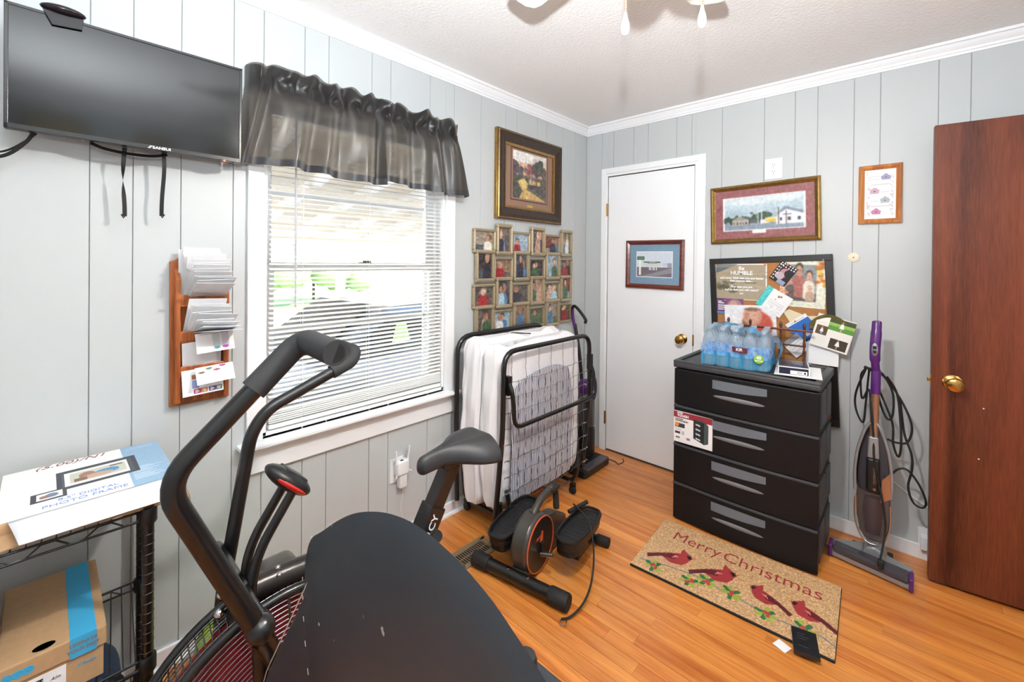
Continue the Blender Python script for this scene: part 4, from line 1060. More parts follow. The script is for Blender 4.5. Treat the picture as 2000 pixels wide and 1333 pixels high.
ET = Matrix(((eu.x, ev.x, 0, E0.x), (eu.y, ev.y, 0, E0.y), (0, 0, 1, 0), (0, 0, 0, 1)))
# flywheel housing: a thick disc whose axle runs across
hout = []
for k in range(40):
    a_ = 2*PI*k/40; hout.append((.125+.125*math.cos(a_), .130+.125*math.sin(a_)))
obj('housing', MB(ET).prism(hout, -.050, .035, 'yz'), 'ell_grey', el, bev=.016, smooth=50)
obj('housing_tail', MB(ET).prism([(.14, .012), (.36, .012), (.44, .03), (.42, .12), (.30, .19), (.16, .22)], -.036, .022, 'yz'), 'ell_grey', el, bev=.014)
obj('front_foot', MB(ET).prism([(-.012, .056), (.02, .060), (.09, .060), (.09, .03), (-.01, .03)], -.045, .032, 'yz'), 'ell_grey', el, bev=.006)
faT = ET @ Matrix.Translation((.0355, .125, .130)) @ Matrix.Rotation(R(90), 4, 'Y')
obj('side_disc', MB().lathe([(0, .003), (.112, .003), (.114, 0)], 40, faT), 'ell_face', el, smooth=30)
obj('ring', MB().lathe([(.113, 0), (.113, .005), (.118, .005), (.118, 0)], 40, faT), 'orange_ring', el, smooth=30)
text('lettering', 'AB//EL', .018, ET @ frame_T((.0392, .10, .165), (0, 1, 0), (0, 0, 1)), 'orange_ring', el, shear=.3)
obj('crank_arm', MB(ET).rbox((.038, .118, .085), (.052, .140, .14), .004), 'plastic_black', el)
obj('crank_mark', MB(ET).prism([(.116, .142), (.142, .142), (.142, .182), (.133, .186)], .0388, .0405, 'yz'), 'orange_ring', el)
obj('carry_handle', MB(ET).tube(smoothpath([(-.007, .13, .245), (-.007, .19, .278), (-.007, .27, .290), (-.007, .34, .272), (-.007, .36, .17)], 5), [.016]*21, 10), 'ell_grey', el, smooth=60)
obj('console', MB(ET).rbox((-.032, .275, .283), (.020, .345, .302), .005), 'plastic_dark', el)
obj('console_mark', MB(ET).rbox((-.016, .282, .302), (.004, .297, .3035), .0006), 'orange_ring', el)
def pedal(cx, cy, cz, tilt, axx):
    T = ET @ Matrix.Translation((cx, cy, cz)) @ Matrix.Rotation(R(tilt), 4, 'X')
    out = []
    for k in range(28):
        a_ = 2*PI*k/28; c_, s_ = math.cos(a_), math.sin(a_)
        out.append((math.copysign(abs(c_)**.6, c_)*.062, math.copysign(abs(s_)**.75, s_)*.165))
    pd = obj('pedal', MB(T).prism(out, -.028, .006, 'xy'), 'plastic_black', el, smooth=35, bev=.004)
    rim = MB(T); pts = [(a_, b_, .014) for a_, b_ in out]; rim.tube(pts, .0075, 6, closed=True); obj('pedal_rim', rim, 'plastic_black', pd, smooth=60)
    mb = MB(T)
    for k in range(9): mb.box((-.048, -.11+.0275*k, .006), (.048, -.107+.0275*k, .0075))
    for k in range(4): mb.box((-.04+.026*k, -.12, .006), (-.037+.026*k, .12, .0075))
    obj('tread', mb, 'plastic_dark', pd)
    toe = MB(T).prism([(a_*.97, b_*.97) for a_, b_ in out if b_ < -.02]+[(.055, -.02), (-.055, -.02)][::1], -.055, -.026, 'xy'); obj('toe_block', toe, 'plastic_black', pd, bev=.004)
    return pd
pedal(-.135, .175, .160, 6, 0); pedal(.152, .285, .165, -2, 0)
for s_, x0, x1 in ((-1, -.10, -.05), (1, .05, .105)): obj('axle', MB(ET).tube([(x0, .105, .10), (x1, .115, .11)], .010, 10), 'steel_grey', el, smooth=50)
obj('pedal_arm', MB(ET).box((.13, .25, .03), (.165, .43, .055)).box((.13, .39, .04), (.165, .43, .135)), 'plastic_black', el, bev=.004)
obj('rear_bar', MB(ET).tube([(-.20, .46, .022), (.20, .46, .022)], .020, 12), 'metal_black', el, smooth=50)
for s_ in (-.2, .2): obj('rear_foot', MB(ET).tube([(s_-.03, .46, .024), (s_+.03, .46, .024)], .024, 12), 'rubber_black', el, smooth=40)
for a_ in (-.05, .05): obj('bolt', MB().lathe([(0, .006), (.006, .006), (.008, 0)], 10, Matrix.Translation(EP(a_, -.004, .058))), 'chrome', el, smooth=40)
rc = thing('resistance_cord', 'black strap cord looping from the pedal to the front bar end', 'cord', (.80, -1.2, 0))
path = smoothpath([EP(.10, .33, .235), EP(.16, .30, .225), EP(.215, .26, .21), EP(.26, .20, .14), EP(.285, .12, .07), EP(.285, .04, .03), EP(.262, -.03, .012), EP(.238, -.06, .012)], 6)
obj('cord', MB().tube(path, .0042, 8), 'rubber_black', rc, smooth=60)
obj('clip', MB().tube(smoothpath([EP(.245, -.05, .010), EP(.258, -.055, .012), EP(.262, -.075, .012), EP(.248, -.085, .010), EP(.236, -.068, .010), EP(.245, -.05, .010)], 4), .0022, 6), 'chrome', rc, smooth=60)
obj('end_grip', MB().tube([EP(.09, .30, .208), EP(.14, .40, .226)], .010, 10), 'rubber_black', rc, smooth=60)
# ================================================================== AIR BIKE
mat('foam_grip', (44, 44, 46), .75, bump=(300, .15, .0006)); mat('fan_red', (130, 26, 34), .35, coat=.3); mat('saddle_vinyl', (44, 44, 47), .5, bump=(250, .15, .0006))
mat('console_red', (206, 44, 44), .3); mat('lime', (178, 212, 60), .4)
bk = thing('air_bike', 'black air exercise bike with red caged fan wheel and moving handles', 'exercise bike', (.75, -2.2, 0))
BX = .75
near = [(.87, -2.44, .36), (.915, -2.529, .587), (.93, -2.576, .698), (.93, -2.712, 1.01), (.93, -2.50, 1.215), (.93, -2.478, 1.228), (1.075, -2.480, 1.222)]
npth = bendpath(near, .055, 7)
obj('handle', MB().tube(npth, .0185, 14), 'metal_black', bk, smooth=60)
def lastpart(pth, n0): return pth[n0:]
obj('grip', MB().tube(bendpath([(.93, -2.575, 1.142), (.93, -2.500, 1.215), (.945, -2.480, 1.228), (1.075, -2.480, 1.222)], .04, 6), .0245, 16), 'foam_grip', bk, smooth=60)
far = [(.595, -2.548, .40), (.585, -2.541, .537), (.575, -2.475, .93), (.572, -2.435, .985), (.57, -2.200, 1.075), (.565, -2.175, 1.103), (.43, -2.178, 1.108)]
obj('handle', MB().tube(bendpath(far, .06, 7), .0165, 14), 'metal_black', bk, smooth=60)
obj('grip', MB().tube(bendpath([(.57, -2.255, 1.054), (.57, -2.190, 1.079), (.560, -2.176, 1.105), (.44, -2.178, 1.108)], .035, 6), .021, 16), 'foam_grip', bk, smooth=60)
# console on two bent tubes
for x_ in (.735, .785):
    obj('console_stem', MB().tube(bendpath([(x_, -2.535, .60), (x_, -2.528, .72), (x_, -2.445, .845)], .07, 6), .0105, 10), 'metal_black', bk, smooth=60)
cT = Matrix.Translation((.758, -2.447, .862)) @ Matrix.Rotation(R(-44), 4, 'X')
cs = obj('console', MB().ell((0, 0, 0), (.050, .066, .022), 26, 12, cT), 'plastic_black', bk, smooth=60)
obj('console_band', MB().ell((0, 0, -.004), (.0525, .060, .0135), 26, 12, cT), 'console_red', cs, smooth=60)
obj('console_screen', MB(cT).rbox((-.026, -.030, .012), (.026, .034, .0215), .004), 'plastic_dark', cs)
# frame
FYc, FZc, FR = -2.465, .325, .288
obj('main_post', MB().tube(bendpath([(BX, -2.545, .64), (BX, -2.545, .30), (BX, -2.52, .10)], .05), .026, 12), 'metal_black', bk, smooth=50)
obj('top_tube', MB().tube(smoothpath([(BX, -2.53, .632), (BX, -2.42, .625), (BX, -2.30, .60), (BX, -2.20, .50), (BX, -2.14, .40)], 5), .027, 12), 'metal_brown_black', bk, smooth=50)
obj('cover_block', MB().rbox((.66, -2.50, .585), (.74, -2.405, .640), .02), 'ell_grey', bk, smooth=50)
obj('lower_tube', MB().tube([(BX, -2.45, .16), (BX, -2.14, .36), (BX, -2.00, .14)], .026, 12), 'metal_black', bk, smooth=50)
obj('rear_tube', MB().tube([(BX, -2.12, .37), (BX, -1.86, .05)], .026, 12), 'metal_black', bk, smooth=50)
for y_ in (-2.84, -1.86):
    obj('floor_bar', MB().tube([(BX-.25, y_, .030), (BX+.25, y_, .030)], .027, 12), 'metal_black', bk, smooth=50)
    for x_ in (-.25, .25): obj('floor_cap', MB().tube([(BX+x_-.025, y_, .031), (BX+x_+.025, y_, .031)], .031, 14), 'rubber_black', bk, smooth=40)
obj('front_fork', MB().tube([(BX-.10, -2.50, .44), (BX-.10, -2.66, .26), (BX-.06, -2.84, .05)], .017, 10), 'metal_black', bk, smooth=50)
obj('front_fork', MB().tube([(BX+.10, -2.50, .44), (BX+.10, -2.66, .26), (BX+.06, -2.84, .05)], .017, 10), 'metal_black', bk, smooth=50)
obj('pivot_tube', MB().tube([(BX-.18, -2.555, .655), (BX+.185, -2.555, .655)], .022, 14), 'metal_black', bk, smooth=50)
obj('pivot_cap', MB().ell((.935, -2.560, .672), (.028, .026, .026), 18, 10), 'metal_black', bk, smooth=60)
obj('link_bar', MB().tube([(.885, -2.545, .66), (.875, -2.535, .43), (.865, -2.50, .22)], .018, 10), 'metal_brown_black', bk, smooth=50)
for y_, z_ in ((-2.520, .560), (-2.508, .530), (-2.515, .50)): obj('bolt', MB().ell((.897, y_, z_), (.008, .0095, .0095), 12, 8), 'chrome', bk, smooth=60)
for y_, z_ in ((-2.588, .672), (-2.592, .632)): obj('bolt', MB().ell((.777, y_, z_), (.010, .010, .010), 12, 8), 'chrome', bk, smooth=60)
for y_, z_ in ((-2.485, .690), (-2.482, .672)): obj('bolt', MB().ell((.806, y_, z_), (.006, .006, .006), 12, 8), 'chrome', bk, smooth=60)
# fan wheel and its cage
fT = Matrix.Translation((BX, FYc, FZc)) @ Matrix.Rotation(R(90), 4, 'Y')
fw = obj('fan_wheel', MB().lathe([(0, -.03), (.05, -.03), (.055, .03), (0, .03)], 20, fT).lathe([(.240, -.030), (.256, -.030), (.256, .030), (.240, .030)], 40, fT), 'fan_red', bk, smooth=40)
for k in range(8):
    a_ = 2*PI*k/8+.25
    bT = fT @ Matrix.Rotation(a_, 4, 'Z') @ Matrix.Translation((.15, 0, 0)) @ Matrix.Rotation(R(58), 4, 'X')
    obj('fan_blade', MB(bT).prism([(-.10, -.020), (.095, -.045), (.10, .045), (-.10, .020)], -.0025, .0025, 'xy'), 'fan_red', fw, bev=.001)
for sx in (-1, 1):
    mb = MB(); 
    for k in range(24):
        r_ = .07+k*.0093; x_ = sx*(.075-.030*(k/23)**3); mb.tube([(x_+BX, FYc+r_*math.cos(2*PI*q/72), FZc+r_*math.sin(2*PI*q/72)) for q in range(72)], .0013, 4, closed=True)
    cgx = obj('cage_wires', mb, 'chrome_dark', bk, smooth=80); cgx['kind'] = 'stuff'
    mb = MB()
    for k in range(6):
        a_ = 2*PI*k/6+.5; mb.tube([(BX+sx*(.077-.030*(r_/.29)**3), FYc+r_*math.cos(a_), FZc+r_*math.sin(a_)) for r_ in (.03, .1, .15, .2, .24, .284)], .003, 6)
    obj('cage_spoke', mb, 'chrome_dark', bk, smooth=60)
    obj('cage_hub', MB().lathe([(0, 0), (.07, 0), (.068, .008), (0, .010)], 24, Matrix.Translation((BX+sx*.072, FYc, FZc)) @ Matrix.Rotation(R(90*sx), 4, 'Y')), 'plastic_black', bk, smooth=40)
    obj('cage_rim', MB().tube([(BX+sx*.045, FYc+FR*math.cos(2*PI*q/72), FZc+FR*math.sin(2*PI*q/72)) for q in range(72)], .0105, 8, closed=True), 'metal_black', bk, smooth=60)
# perforated band round the rim, and a lime tag behind
mb = MB()
for k in range(120):
    a_ = 2*PI*k/120; c_, s_ = math.cos(a_), math.sin(a_)
    mb.tube([(BX-.045, FYc+(FR+.002)*c_, FZc+(FR+.002)*s_), (BX+.045, FYc+(FR+.002)*math.cos(a_+.03), FZc+(FR+.002)*math.sin(a_+.03))], .0016, 4)
for x_ in (-.03, 0, .03): mb.tube([(BX+x_, FYc+(FR+.002)*math.cos(2*PI*q/60), FZc+(FR+.002)*math.sin(2*PI*q/60)) for q in range(60)], .0015, 4, closed=True)
o = obj('cage_band', mb, 'chrome_dark', bk, smooth=80); o['kind'] = 'stuff'
# seat
dz = Vector((0, .125, .208)).normalized()
sT_ = frame_T((BX, -2.165, .345), dz, (0, -dz.z, dz.y))
pst = obj('seat_tube', MB(sT_).box((0, -.031, -.028), (.318, .031, .028)), 'metal_black', bk, bev=.004)
obj('seat_post', MB(sT_).box((.2, -.025, -.0225), (.452, .025, .0225)), 'metal_brown_black', bk, bev=.004)
dz = dz; nz_ = Vector((1, 0, 0)); up_ = dz
Ttx = frame_T((BX+.0284, -2.043, .548), dz, Vector((0, -dz.z, dz.y)))
text('lettering', 'MARCY', .034, Ttx, 'paper_white', pst, sx=1.05, bold=.0004)
obj('adjust_knob', MB().tube([(BX+.03, -2.035, .54), (BX+.045, -2.022, .54)], .006, 8).lathe([(0, 0), (.016, 0), (.018, .006), (.018, .026), (.015, .030), (0, .030)], 18, Matrix.Translation((BX+.035, -2.025, .545)) @ Matrix.Rotation(R(68), 4, 'Y') @ Matrix.Rotation(R(20), 4, 'X')), 'plastic_black', bk, smooth=40)
def sadfn(i, j):
    # i along nose (0) to tail (1); j round the section
    y_ = -2.065+.285*i
    hw = .022+.098*(1/(1+math.exp(-(i-.52)*11)))-.0*i
    if i > .86: hw *= math.sqrt(max(0, 1-((i-.86)/.14)**2))*.92+.08
    if i < .08: hw *= math.sqrt(max(0, 1-((.08-i)/.08)**2))*.9+.1
    a_ = 2*PI*j; c_, s_ = math.cos(a_), math.sin(a_)
    topz = .792+.012*math.sin(i*PI)-.010*(1-i)+.012*i*i; th_ = .030+.020*i
    k_ = 1.
    if i > .9: k_ = math.sqrt(max(0, 1-((i-.9)/.1)**2))*.8+.2
    if i < .06: k_ = math.sqrt(max(0, 1-((.06-i)/.06)**2))*.8+.2
    x_ = hw*math.copysign(abs(c_)**.8, c_)
    z_ = topz-th_+th_*(s_ if s_ > 0 else s_*.75)*k_
    z_ -= .020*(abs(c_)**2)*(hw/.12)
    if s_ > 0: z_ -= .010*math.exp(-(c_/.16)**2)*(1 if .25 < i < .97 else 0)
    return (BX+x_, y_, z_)
obj('saddle', MB().sheet(sadfn, 40, 36).add([sadfn(0, j/36) for j in range(36)], [tuple(range(36))]).add([sadfn(1, j/36) for j in range(36)], [tuple(range(36))]), 'saddle_vinyl', bk, smooth=70)
obj('saddle_clamp', MB().box((BX-.03, -1.985, .728), (BX+.03, -1.91, .757)), 'metal_black', bk, bev=.004)
# pedals and crank
obj('crank', MB().tube([(BX-.15, -2.20, .30), (BX+.15, -2.20, .30)], .012, 10).box((BX+.12, -2.22, .15), (BX+.135, -2.18, .31)).box((BX-.135, -2.22, .29), (BX-.12, -2.18, .45)), 'metal_black', bk)
for sx, z_ in ((1, .16), (-1, .44)): obj('pedal', MB().rbox((BX+sx*.19-.05, -2.245, z_-.014), (BX+sx*.19+.05, -2.155, z_+.014), .006), 'plastic_black', bk)

gb = thing('exercise_ball', 'lime green ball on the floor half hidden behind the fan cage', 'ball', (.31, -2.38, 0))
obj('ball_skin', MB().ell((.31, -2.38, .165), (.165, .165, .165), 40, 24), 'lime', gb, smooth=60)
obj('valve', MB().lathe([(0, .003), (.006, .003), (.008, 0)], 12, Matrix.Translation((.31, -2.38, .3295))), 'plastic_white', gb, smooth=40)

# ================================================================== BLACK VINYL CHAIR IN THE FOREGROUND
mat('chair_vinyl', (50, 55, 62), .36, noise=(5, .06), bump=(180, .12, .0006)); mat('thread', (214, 206, 190), .7)
m_ = MATS['chair_vinyl']; n_ = m_.node_tree.nodes; L_ = m_.node_tree.links; pb = n_['Principled BSDF']
src = pb.inputs['Base Color'].links[0].from_socket
tc = n_.new('ShaderNodeTexCoord'); sp_ = n_.new('ShaderNodeTexNoise'); sp_.inputs['Scale'].default_value = 42; sp_.inputs['Detail'].default_value = 2
L_.new(tc.outputs['Object'], sp_.inputs['Vector'])
rp = n_.new('ShaderNodeValToRGB'); rp.color_ramp.elements[0].position = .735; rp.color_ramp.elements[1].position = .755
L_.new(sp_.outputs['Fac'], rp.inputs[0])
mx_ = n_.new('ShaderNodeMix'); mx_.data_type = 'RGBA'
L_.new(rp.outputs[0], mx_.inputs['Factor']); L_.new(src, mx_.inputs[6]); mx_.inputs[7].default_value = (*lin((170, 168, 160)), 1)
L_.new(mx_.outputs[2], pb.inputs['Base Color'])                       # worn flecks in the vinyl
ch = thing('vinyl_chair', 'worn black vinyl chair with rounded backrest in the near foreground', 'chair', (1.42, -2.35, 0))
def outl(k):
    """upright outline of the back, counted from lower left over the top to lower right"""
    pts = [(1.20, .50), (1.165, .60), (1.135, .68), (1.112, .76), (1.103, .83), (1.106, .885), (1.125, .925), (1.165, .955), (1.215, .992), (1.262, 1.022), (1.31, 1.045), (1.365, 1.064), (1.425, 1.074), (1.49, 1.076)]
    pts[-1] = (1.49, 1.070); pts += [(1.548, 1.056), (1.588, 1.038), (1.632, 1.014), (1.70, .965), (1.755, .90), (1.782, .83), (1.782, .75), (1.76, .62), (1.74, .50)]
    return pts
OP = [Vector((a_, 0, b_)) for a_, b_ in outl(0)]
OPs = smoothpath(OP, 4)
cen = Vector((1.475, 0, .78))
def backfn(sgn, thick, bulge):
    def fn(i, j):
        P = OPs[int(round(i*(len(OPs)-1)))]; q = cen+(P-cen)*j if j > 0 else cen
        r_ = j
        d_ = bulge*(1-r_**2.2)+thick*math.sqrt(max(0, 1-r_**8))
        curve = -.13*((q.x-1.475)/.37)**2*0
        lean_ = .05*(q.z-.8)
        return (q.x, -2.545-sgn*d_*1.0+lean_*.3+curve, q.z)
    return fn
n0 = len(OPs)-1
def closed_back(sgn, thick, bulge):
    mb = MB().sheet(backfn(sgn, thick, bulge), n0, 14)
    return mb
obj('backrest_rear', closed_back(1, .006, .006), 'chair_vinyl', ch, smooth=60)
obj('backrest_front', closed_back(-1, .018, .004), 'chair_vinyl', ch, smooth=60)
obj('backrest_base', MB().add([(P.x, -2.5438+.05*(P.z-.8)*.3, P.z) for P in (OPs[0], OPs[-1])]+[(OPs[-1].x, -2.50, .50), (OPs[0].x, -2.50, .50)], [(0, 1, 2, 3)]), 'chair_vinyl', ch)
mb = MB(); 
for k in range(2, 34):
    if k % 2 == 0: continue
    P = OPs[k]; Q = OPs[k+1]; f_ = .997
    mb.tube([(P.x, -2.5475, P.z), (P.x*.55+Q.x*.45, -2.5478, P.z*.55+Q.z*.45)], .0007, 5)
obj('stitching', mb, 'thread', ch, smooth=60, kind='stuff')
# lower wing of the cover to the left of the back
obj('side_wing', MB().prism([(1.152, .905), (1.13, .86), (.93, .575), (.875, .47), (1.22, .47), (1.25, .72), (1.20, .85)], -2.546, -2.534, 'xz'), 'chair_vinyl', ch, bev=.010)
obj('piping', MB().tube([(1.146, -2.5468, .899), (1.128, -2.5468, .862), (.93, -2.5468, .577), (.875, -2.5468, .472)], .0010, 6), 'thread', ch, smooth=60)
obj('seat_cushion', MB().rbox((1.17, -2.50, .38), (1.76, -2.06, .48), .035), 'chair_vinyl', ch, smooth=60)
obj('back_support', MB().box((1.42, -2.50, .36), (1.53, -2.47, .80)), 'metal_black', ch, bev=.005)
obj('recline_knob', MB().lathe([(0, 0), (.018, .002), (.020, .012), (.020, .034), (.017, .042), (0, .043)], 20, Matrix.Translation((1.395, -2.300, .695))), 'plastic_black', ch, smooth=40)
obj('knob_post', MB().tube([(1.395, -2.300, .46), (1.395, -2.300, .70)], .012, 10), 'metal_black', ch, smooth=50)
obj('column', MB().tube([(1.47, -2.28, .08), (1.47, -2.28, .39)], .03, 14), 'metal_black', ch, smooth=50)
for k in range(5):
    a_ = 2*PI*k/5+.3; q = (1.47+.27*math.cos(a_), -2.28+.27*math.sin(a_))
    lg = obj('leg', MB().tube([(1.47, -2.28, .10), (q[0], q[1], .065)], [.026, .018], 10), 'metal_black', ch, smooth=50)
    obj('caster', MB().lathe([(0, -.02), (.022, -.02), (.026, -.012), (.026, .012), (.022, .02), (0, .02)], 16, Matrix.Translation((q[0], q[1], .0262)) @ Matrix.Rotation(R(90), 4, 'X') @ Matrix.Rotation(a_, 4, 'Y')), 'rubber_black', lg, smooth=40)

# ================================================================== WIRE RACK WITH BOXES
rk = thing('wire_rack', 'black wire shelving rack under the television', 'shelf rack', (.23, -3.0, 0))
RX0, RX1, RY0, RY1 = .05, .42, -3.42, -2.665
SH = Matrix(((1, 0, 0, 0), (-.08, 1, 0, .08*.42), (0, 0, 1, 0), (0, 0, 0, 1)))   # the rack stands a little askew to the wall
for x_ in (RX0, RX1):
    for y_ in (RY0, RY1):
        p_ = obj('post', MB(SH).tube([(x_, y_, 0), (x_, y_, .755)], .0125, 12), 'metal_black', rk, smooth=50)
        mb = MB(SH)
        for k in range(27): mb.tube([(x_+.0128*math.cos(2*PI*q/14), y_+.0128*math.sin(2*PI*q/14), .05+k*.0254) for q in range(14)], .0007, 4, closed=True)
        obj('groove_rings', mb, 'rack_groove', p_, kind='stuff')
for z_ in (.745, .360, .06):
    s_ = obj('shelf_rim', MB(SH).tube(bendpath([(RX0, RY0, z_), (RX1, RY0, z_), (RX1, RY1, z_), (RX0, RY1, z_), (RX0, RY0, z_)], .01), .003, 8).tube(bendpath([(RX0, RY0, z_-.024), (RX1, RY0, z_-.024), (RX1, RY1, z_-.024), (RX0, RY1, z_-.024), (RX0, RY0, z_-.024)], .01), .003, 8), 'metal_black', rk, smooth=60)
    mb = MB(SH); n = 32
    for k in range(n+1): 
        y_ = RY0+(RY1-RY0)*k/n; mb.tube([(RX0, y_, z_), (RX1, y_, z_)], .0016, 5)
    obj('shelf_wires', mb, 'metal_black', s_, smooth=60)
    mb = MB(SH)
    for x_ in (RX0, RX1): mb.tube([(x_, RY0+(RY1-RY0)*k/32, z_-(.003 if k % 4 < 2 else .022)) for k in range(33)], .0022, 5)
    mb.tube([(RX0+(RX1-RX0)*k/14, RY1, z_-(.003 if k % 4 < 2 else .022)) for k in range(15)], .0022, 5)
    obj('truss_wire', mb, 'metal_black', s_, smooth=60)
    for x_ in (RX0, RX1): obj('collar', MB(SH).lathe([(.016, z_-.034), (.0185, z_-.03), (.0185, z_+.004), (.016, z_+.008)], 14, Matrix.Translation((x_, RY1, 0))), 'plastic_black', s_, smooth=40)
# digital photo frame carton
pf = thing('photo_frame_carton', 'flat opened white and blue carton reading digital photo frame', 'carton', (.22, -2.76, .75))
obj('tray', MB().box((.045, -2.925, .751), (.372, -2.597, .795)), 'cardboard_light', pf, bev=.003)
pc = Pic(130, 130, (240, 236, 232))
pc.rect(.72, 0, 1, 1, (146, 176, 202)).grain(3, 1)
for k in range(14): pc.rect(.75, .12+.022*k, .75+.1+.12*((k*7) % 5)/5, .126+.022*k, (206, 220, 232))
for k in range(4): pc.rect(.76, .82+.04*k, .95, .825+.04*k, (190, 208, 224))
pc.rect(.30, .32, .80, .74, (66, 70, 76)).rect(.33, .36, .77, .70, (84, 88, 94)).rect(.35, .38, .74, .68, (236, 234, 230)).rect(.38, .42, .72, .64, (196, 198, 180)).ell(.60, .52, .08, .06, (90, 140, 190)).ell(.48, .54, .05, .07, (160, 120, 110)).ell(.54, .48, .10, .05, (190, 160, 140)).rect(.4, .43, .48, .5, (130, 100, 84)).rect(.62, .6, .71, .62, (80, 70, 62))
pc.rect(.16, .20, .35, .38, (66, 70, 76)).rect(.19, .23, .33, .35, (230, 228, 224)).ell(.27, .29, .04, .04, (110, 130, 150)).ell(.23, .28, .025, .03, (150, 110, 100))
picture('carton_print', pc, .328, .327, frame_T((.2085, -2.761, .7958), (0, 1, 0), (-1, 0, 0)), pf)
TB = lambda y_, x_: frame_T((x_, y_, .7963), (0, 1, 0), (-1, 0, 0))
mat('ink_blue', (120, 150, 206), .6); mat('ink_maroon', (140, 90, 100), .6)
text('lettering', '8.5" DIGITAL', .020, TB(-2.770, .322), 'ink_blue', pf, sx=1.0)
text('lettering', 'PHOTO FRAME', .022, TB(-2.775, .347), 'ink_blue', pf, sx=1.05)
text('lettering', '(5.00)/N1', .034, TB(-2.795, .062), 'ink_maroon', pf, sx=1.1, shear=.3)
fl1 = MB().sheet(lambda i, j: (.370+.108*i, (-2.905+.02*i)+(.290-.035*i)*j, .795-.004*i-.008*i*i), 8, 6)
o = obj('flap', fl1, 'paper_white', pf, smooth=60); sm = o.modifiers.new('thick', 'SOLIDIFY'); sm.thickness = .0018
fl2 = MB().sheet(lambda i, j: (.36+.068*i, -2.945+.335*j, .768-.004*i-.007*i*i+.004*math.sin(j*5)), 8, 8)
o = obj('lower_flap', fl2, 'cardboard_light', pf, smooth=60); sm = o.modifiers.new('thick', 'SOLIDIFY'); sm.thickness = .003
fl3 = MB().sheet(lambda i, j: (.375+.055*i, -2.612+.030*j+.006*math.sin(i*3), .770-.012*j-.045*i*j), 6, 6)
o = obj('side_tab', fl3, 'cardboard_light', pf, smooth=60); sm = o.modifiers.new('thick', 'SOLIDIFY'); sm.thickness = .003
o = obj('end_flap', MB().sheet(lambda i, j: (.30+.20*i, -2.925-.07*j, .790-.05*j-.03*i), 5, 5), 'paper_white', pf, smooth=60); sm = o.modifiers.new('thick', 'SOLIDIFY'); sm.thickness = .0018
# shoe box on the second shelf
sb = thing('shoe_box', 'tan cardboard shoe box with a blue stripe on the second shelf', 'shoe box', (.23, -2.83, .363))
obj('base', MB().box((.066, -2.916, .364), (.402, -2.747, .470)), 'cardboard', sb, bev=.002)
ld = obj('lid', MB().box((.062, -2.920, .440), (.407, -2.742, .486)), 'cardboard', sb, bev=.003)
mat('stripe_blue', (64, 170, 216), .55)
obj('stripe', MB().box((.0615, -2.806, .4392), (.4078, -2.760, .4868)), 'stripe_blue', ld)
obj('finger_hole', MB().lathe([(0, .0012), (.019, .0012)], 24, Matrix.Translation((.386, -2.848, .4858)) @ Matrix.Scale(.62, 4, (1, 0, 0))), 'void_black', ld)
text('lettering', 'LIBERATE', .0115, frame_T((.4082, -2.783, .470), (0, 1, 0), (0, 0, 1)), 'box_ink_grey', ld, bold=.0006)
text('lettering', 'YOUR FEET', .0110, frame_T((.4082, -2.783, .456), (0, 1, 0), (0, 0, 1)), 'box_ink_grey', ld, bold=.0006)
for k in range(3):
    pcx = MB().lathe([(.0045, 0), (.0085, .0004), (.0095, 0)], 16, frame_T((.4076, -2.904+.016*k, .462), (0, 1, 0), (0, 0, 1))).lathe([(0, .0004), (.004, 0)], 10, frame_T((.4076, -2.904+.016*k, .462), (0, 1, 0), (0, 0, 1))); obj('emblem', pcx, 'stripe_blue', ld)
obj('size_label', MB().box((.402, -2.912, .372), (.4032, -2.812, .432)), 'paper_white', sb)
mb = MB()
for k in range(16): mb.box((.4032, -2.910+.0021*k, .376), (.4037, -2.910+.0021*k+(.0006+.0007*((k*5) % 3)), .400))
obj('barcode', mb, 'ink_dark', sb)
obj('size_mark', MB().box((.4032, -2.862, .408), (.4037, -2.849, .424)), 'ink_dark', sb)
text('lettering', 'W', .013, frame_T((.4042, -2.8555, .416), (0, 1, 0), (0, 0, 1)), 'paper_white', sb)
text('lettering', 'Clarks', .013, frame_T((.4034, -2.778, .415), (0, 1, 0), (0, 0, 1)), 'stripe_blue', sb, shear=.4)
text('lettering', 'Alm', .010, frame_T((.4036, -2.830, .412), (0, 1, 0), (0, 0, 1)), 'ink_dark', sb, shear=.5)
# other things on the rack
mat('frosted_bin', (150, 160, 158), .3, trans=.3)
bn = thing('storage_bin', 'translucent grey bin of papers beside the shoe box', 'bin', (.23, -3.05, .363))
obj('bin_shell', MB().box((.08, -3.16, .364), (.39, -3.155, .60)).box((.08, -2.957, .364), (.39, -2.952, .60)).box((.08, -3.16, .364), (.085, -2.952, .60)).box((.385, -3.16, .364), (.39, -2.952, .60)).box((.08, -3.16, .364), (.39, -2.952, .369)), 'frosted_bin', bn)
obj('bin_rim', MB().tube(bendpath([(.075, -3.165, .60), (.395, -3.165, .60), (.395, -2.947, .60), (.075, -2.947, .60), (.075, -3.165, .60)], .02), .005, 6), 'frosted_bin', bn, smooth=60)
for k, wh in enumerate(('nearest the shoe box', 'in the middle of three', 'farthest from the shoe box')): solo('magazine', MB(Matrix.Translation((.235, -2.985-.028*k, .372)) @ Matrix.Rotation(R(5+k), 4, 'X')).box((-.12, -.004, 0), (.12, .004, .215)), 'paper_warm', 'magazine upright in the translucent rack bin, '+wh, 'magazine', 'magazines in the rack bin')
mat('denim', (40, 58, 84), .8, noise=(60, .2)); mat('denim_dark', (24, 30, 42), .8)
bg_ = thing('denim_bag', 'folded dark blue denim bag on the bottom shelf', 'bag', (.28, -2.80, .065))
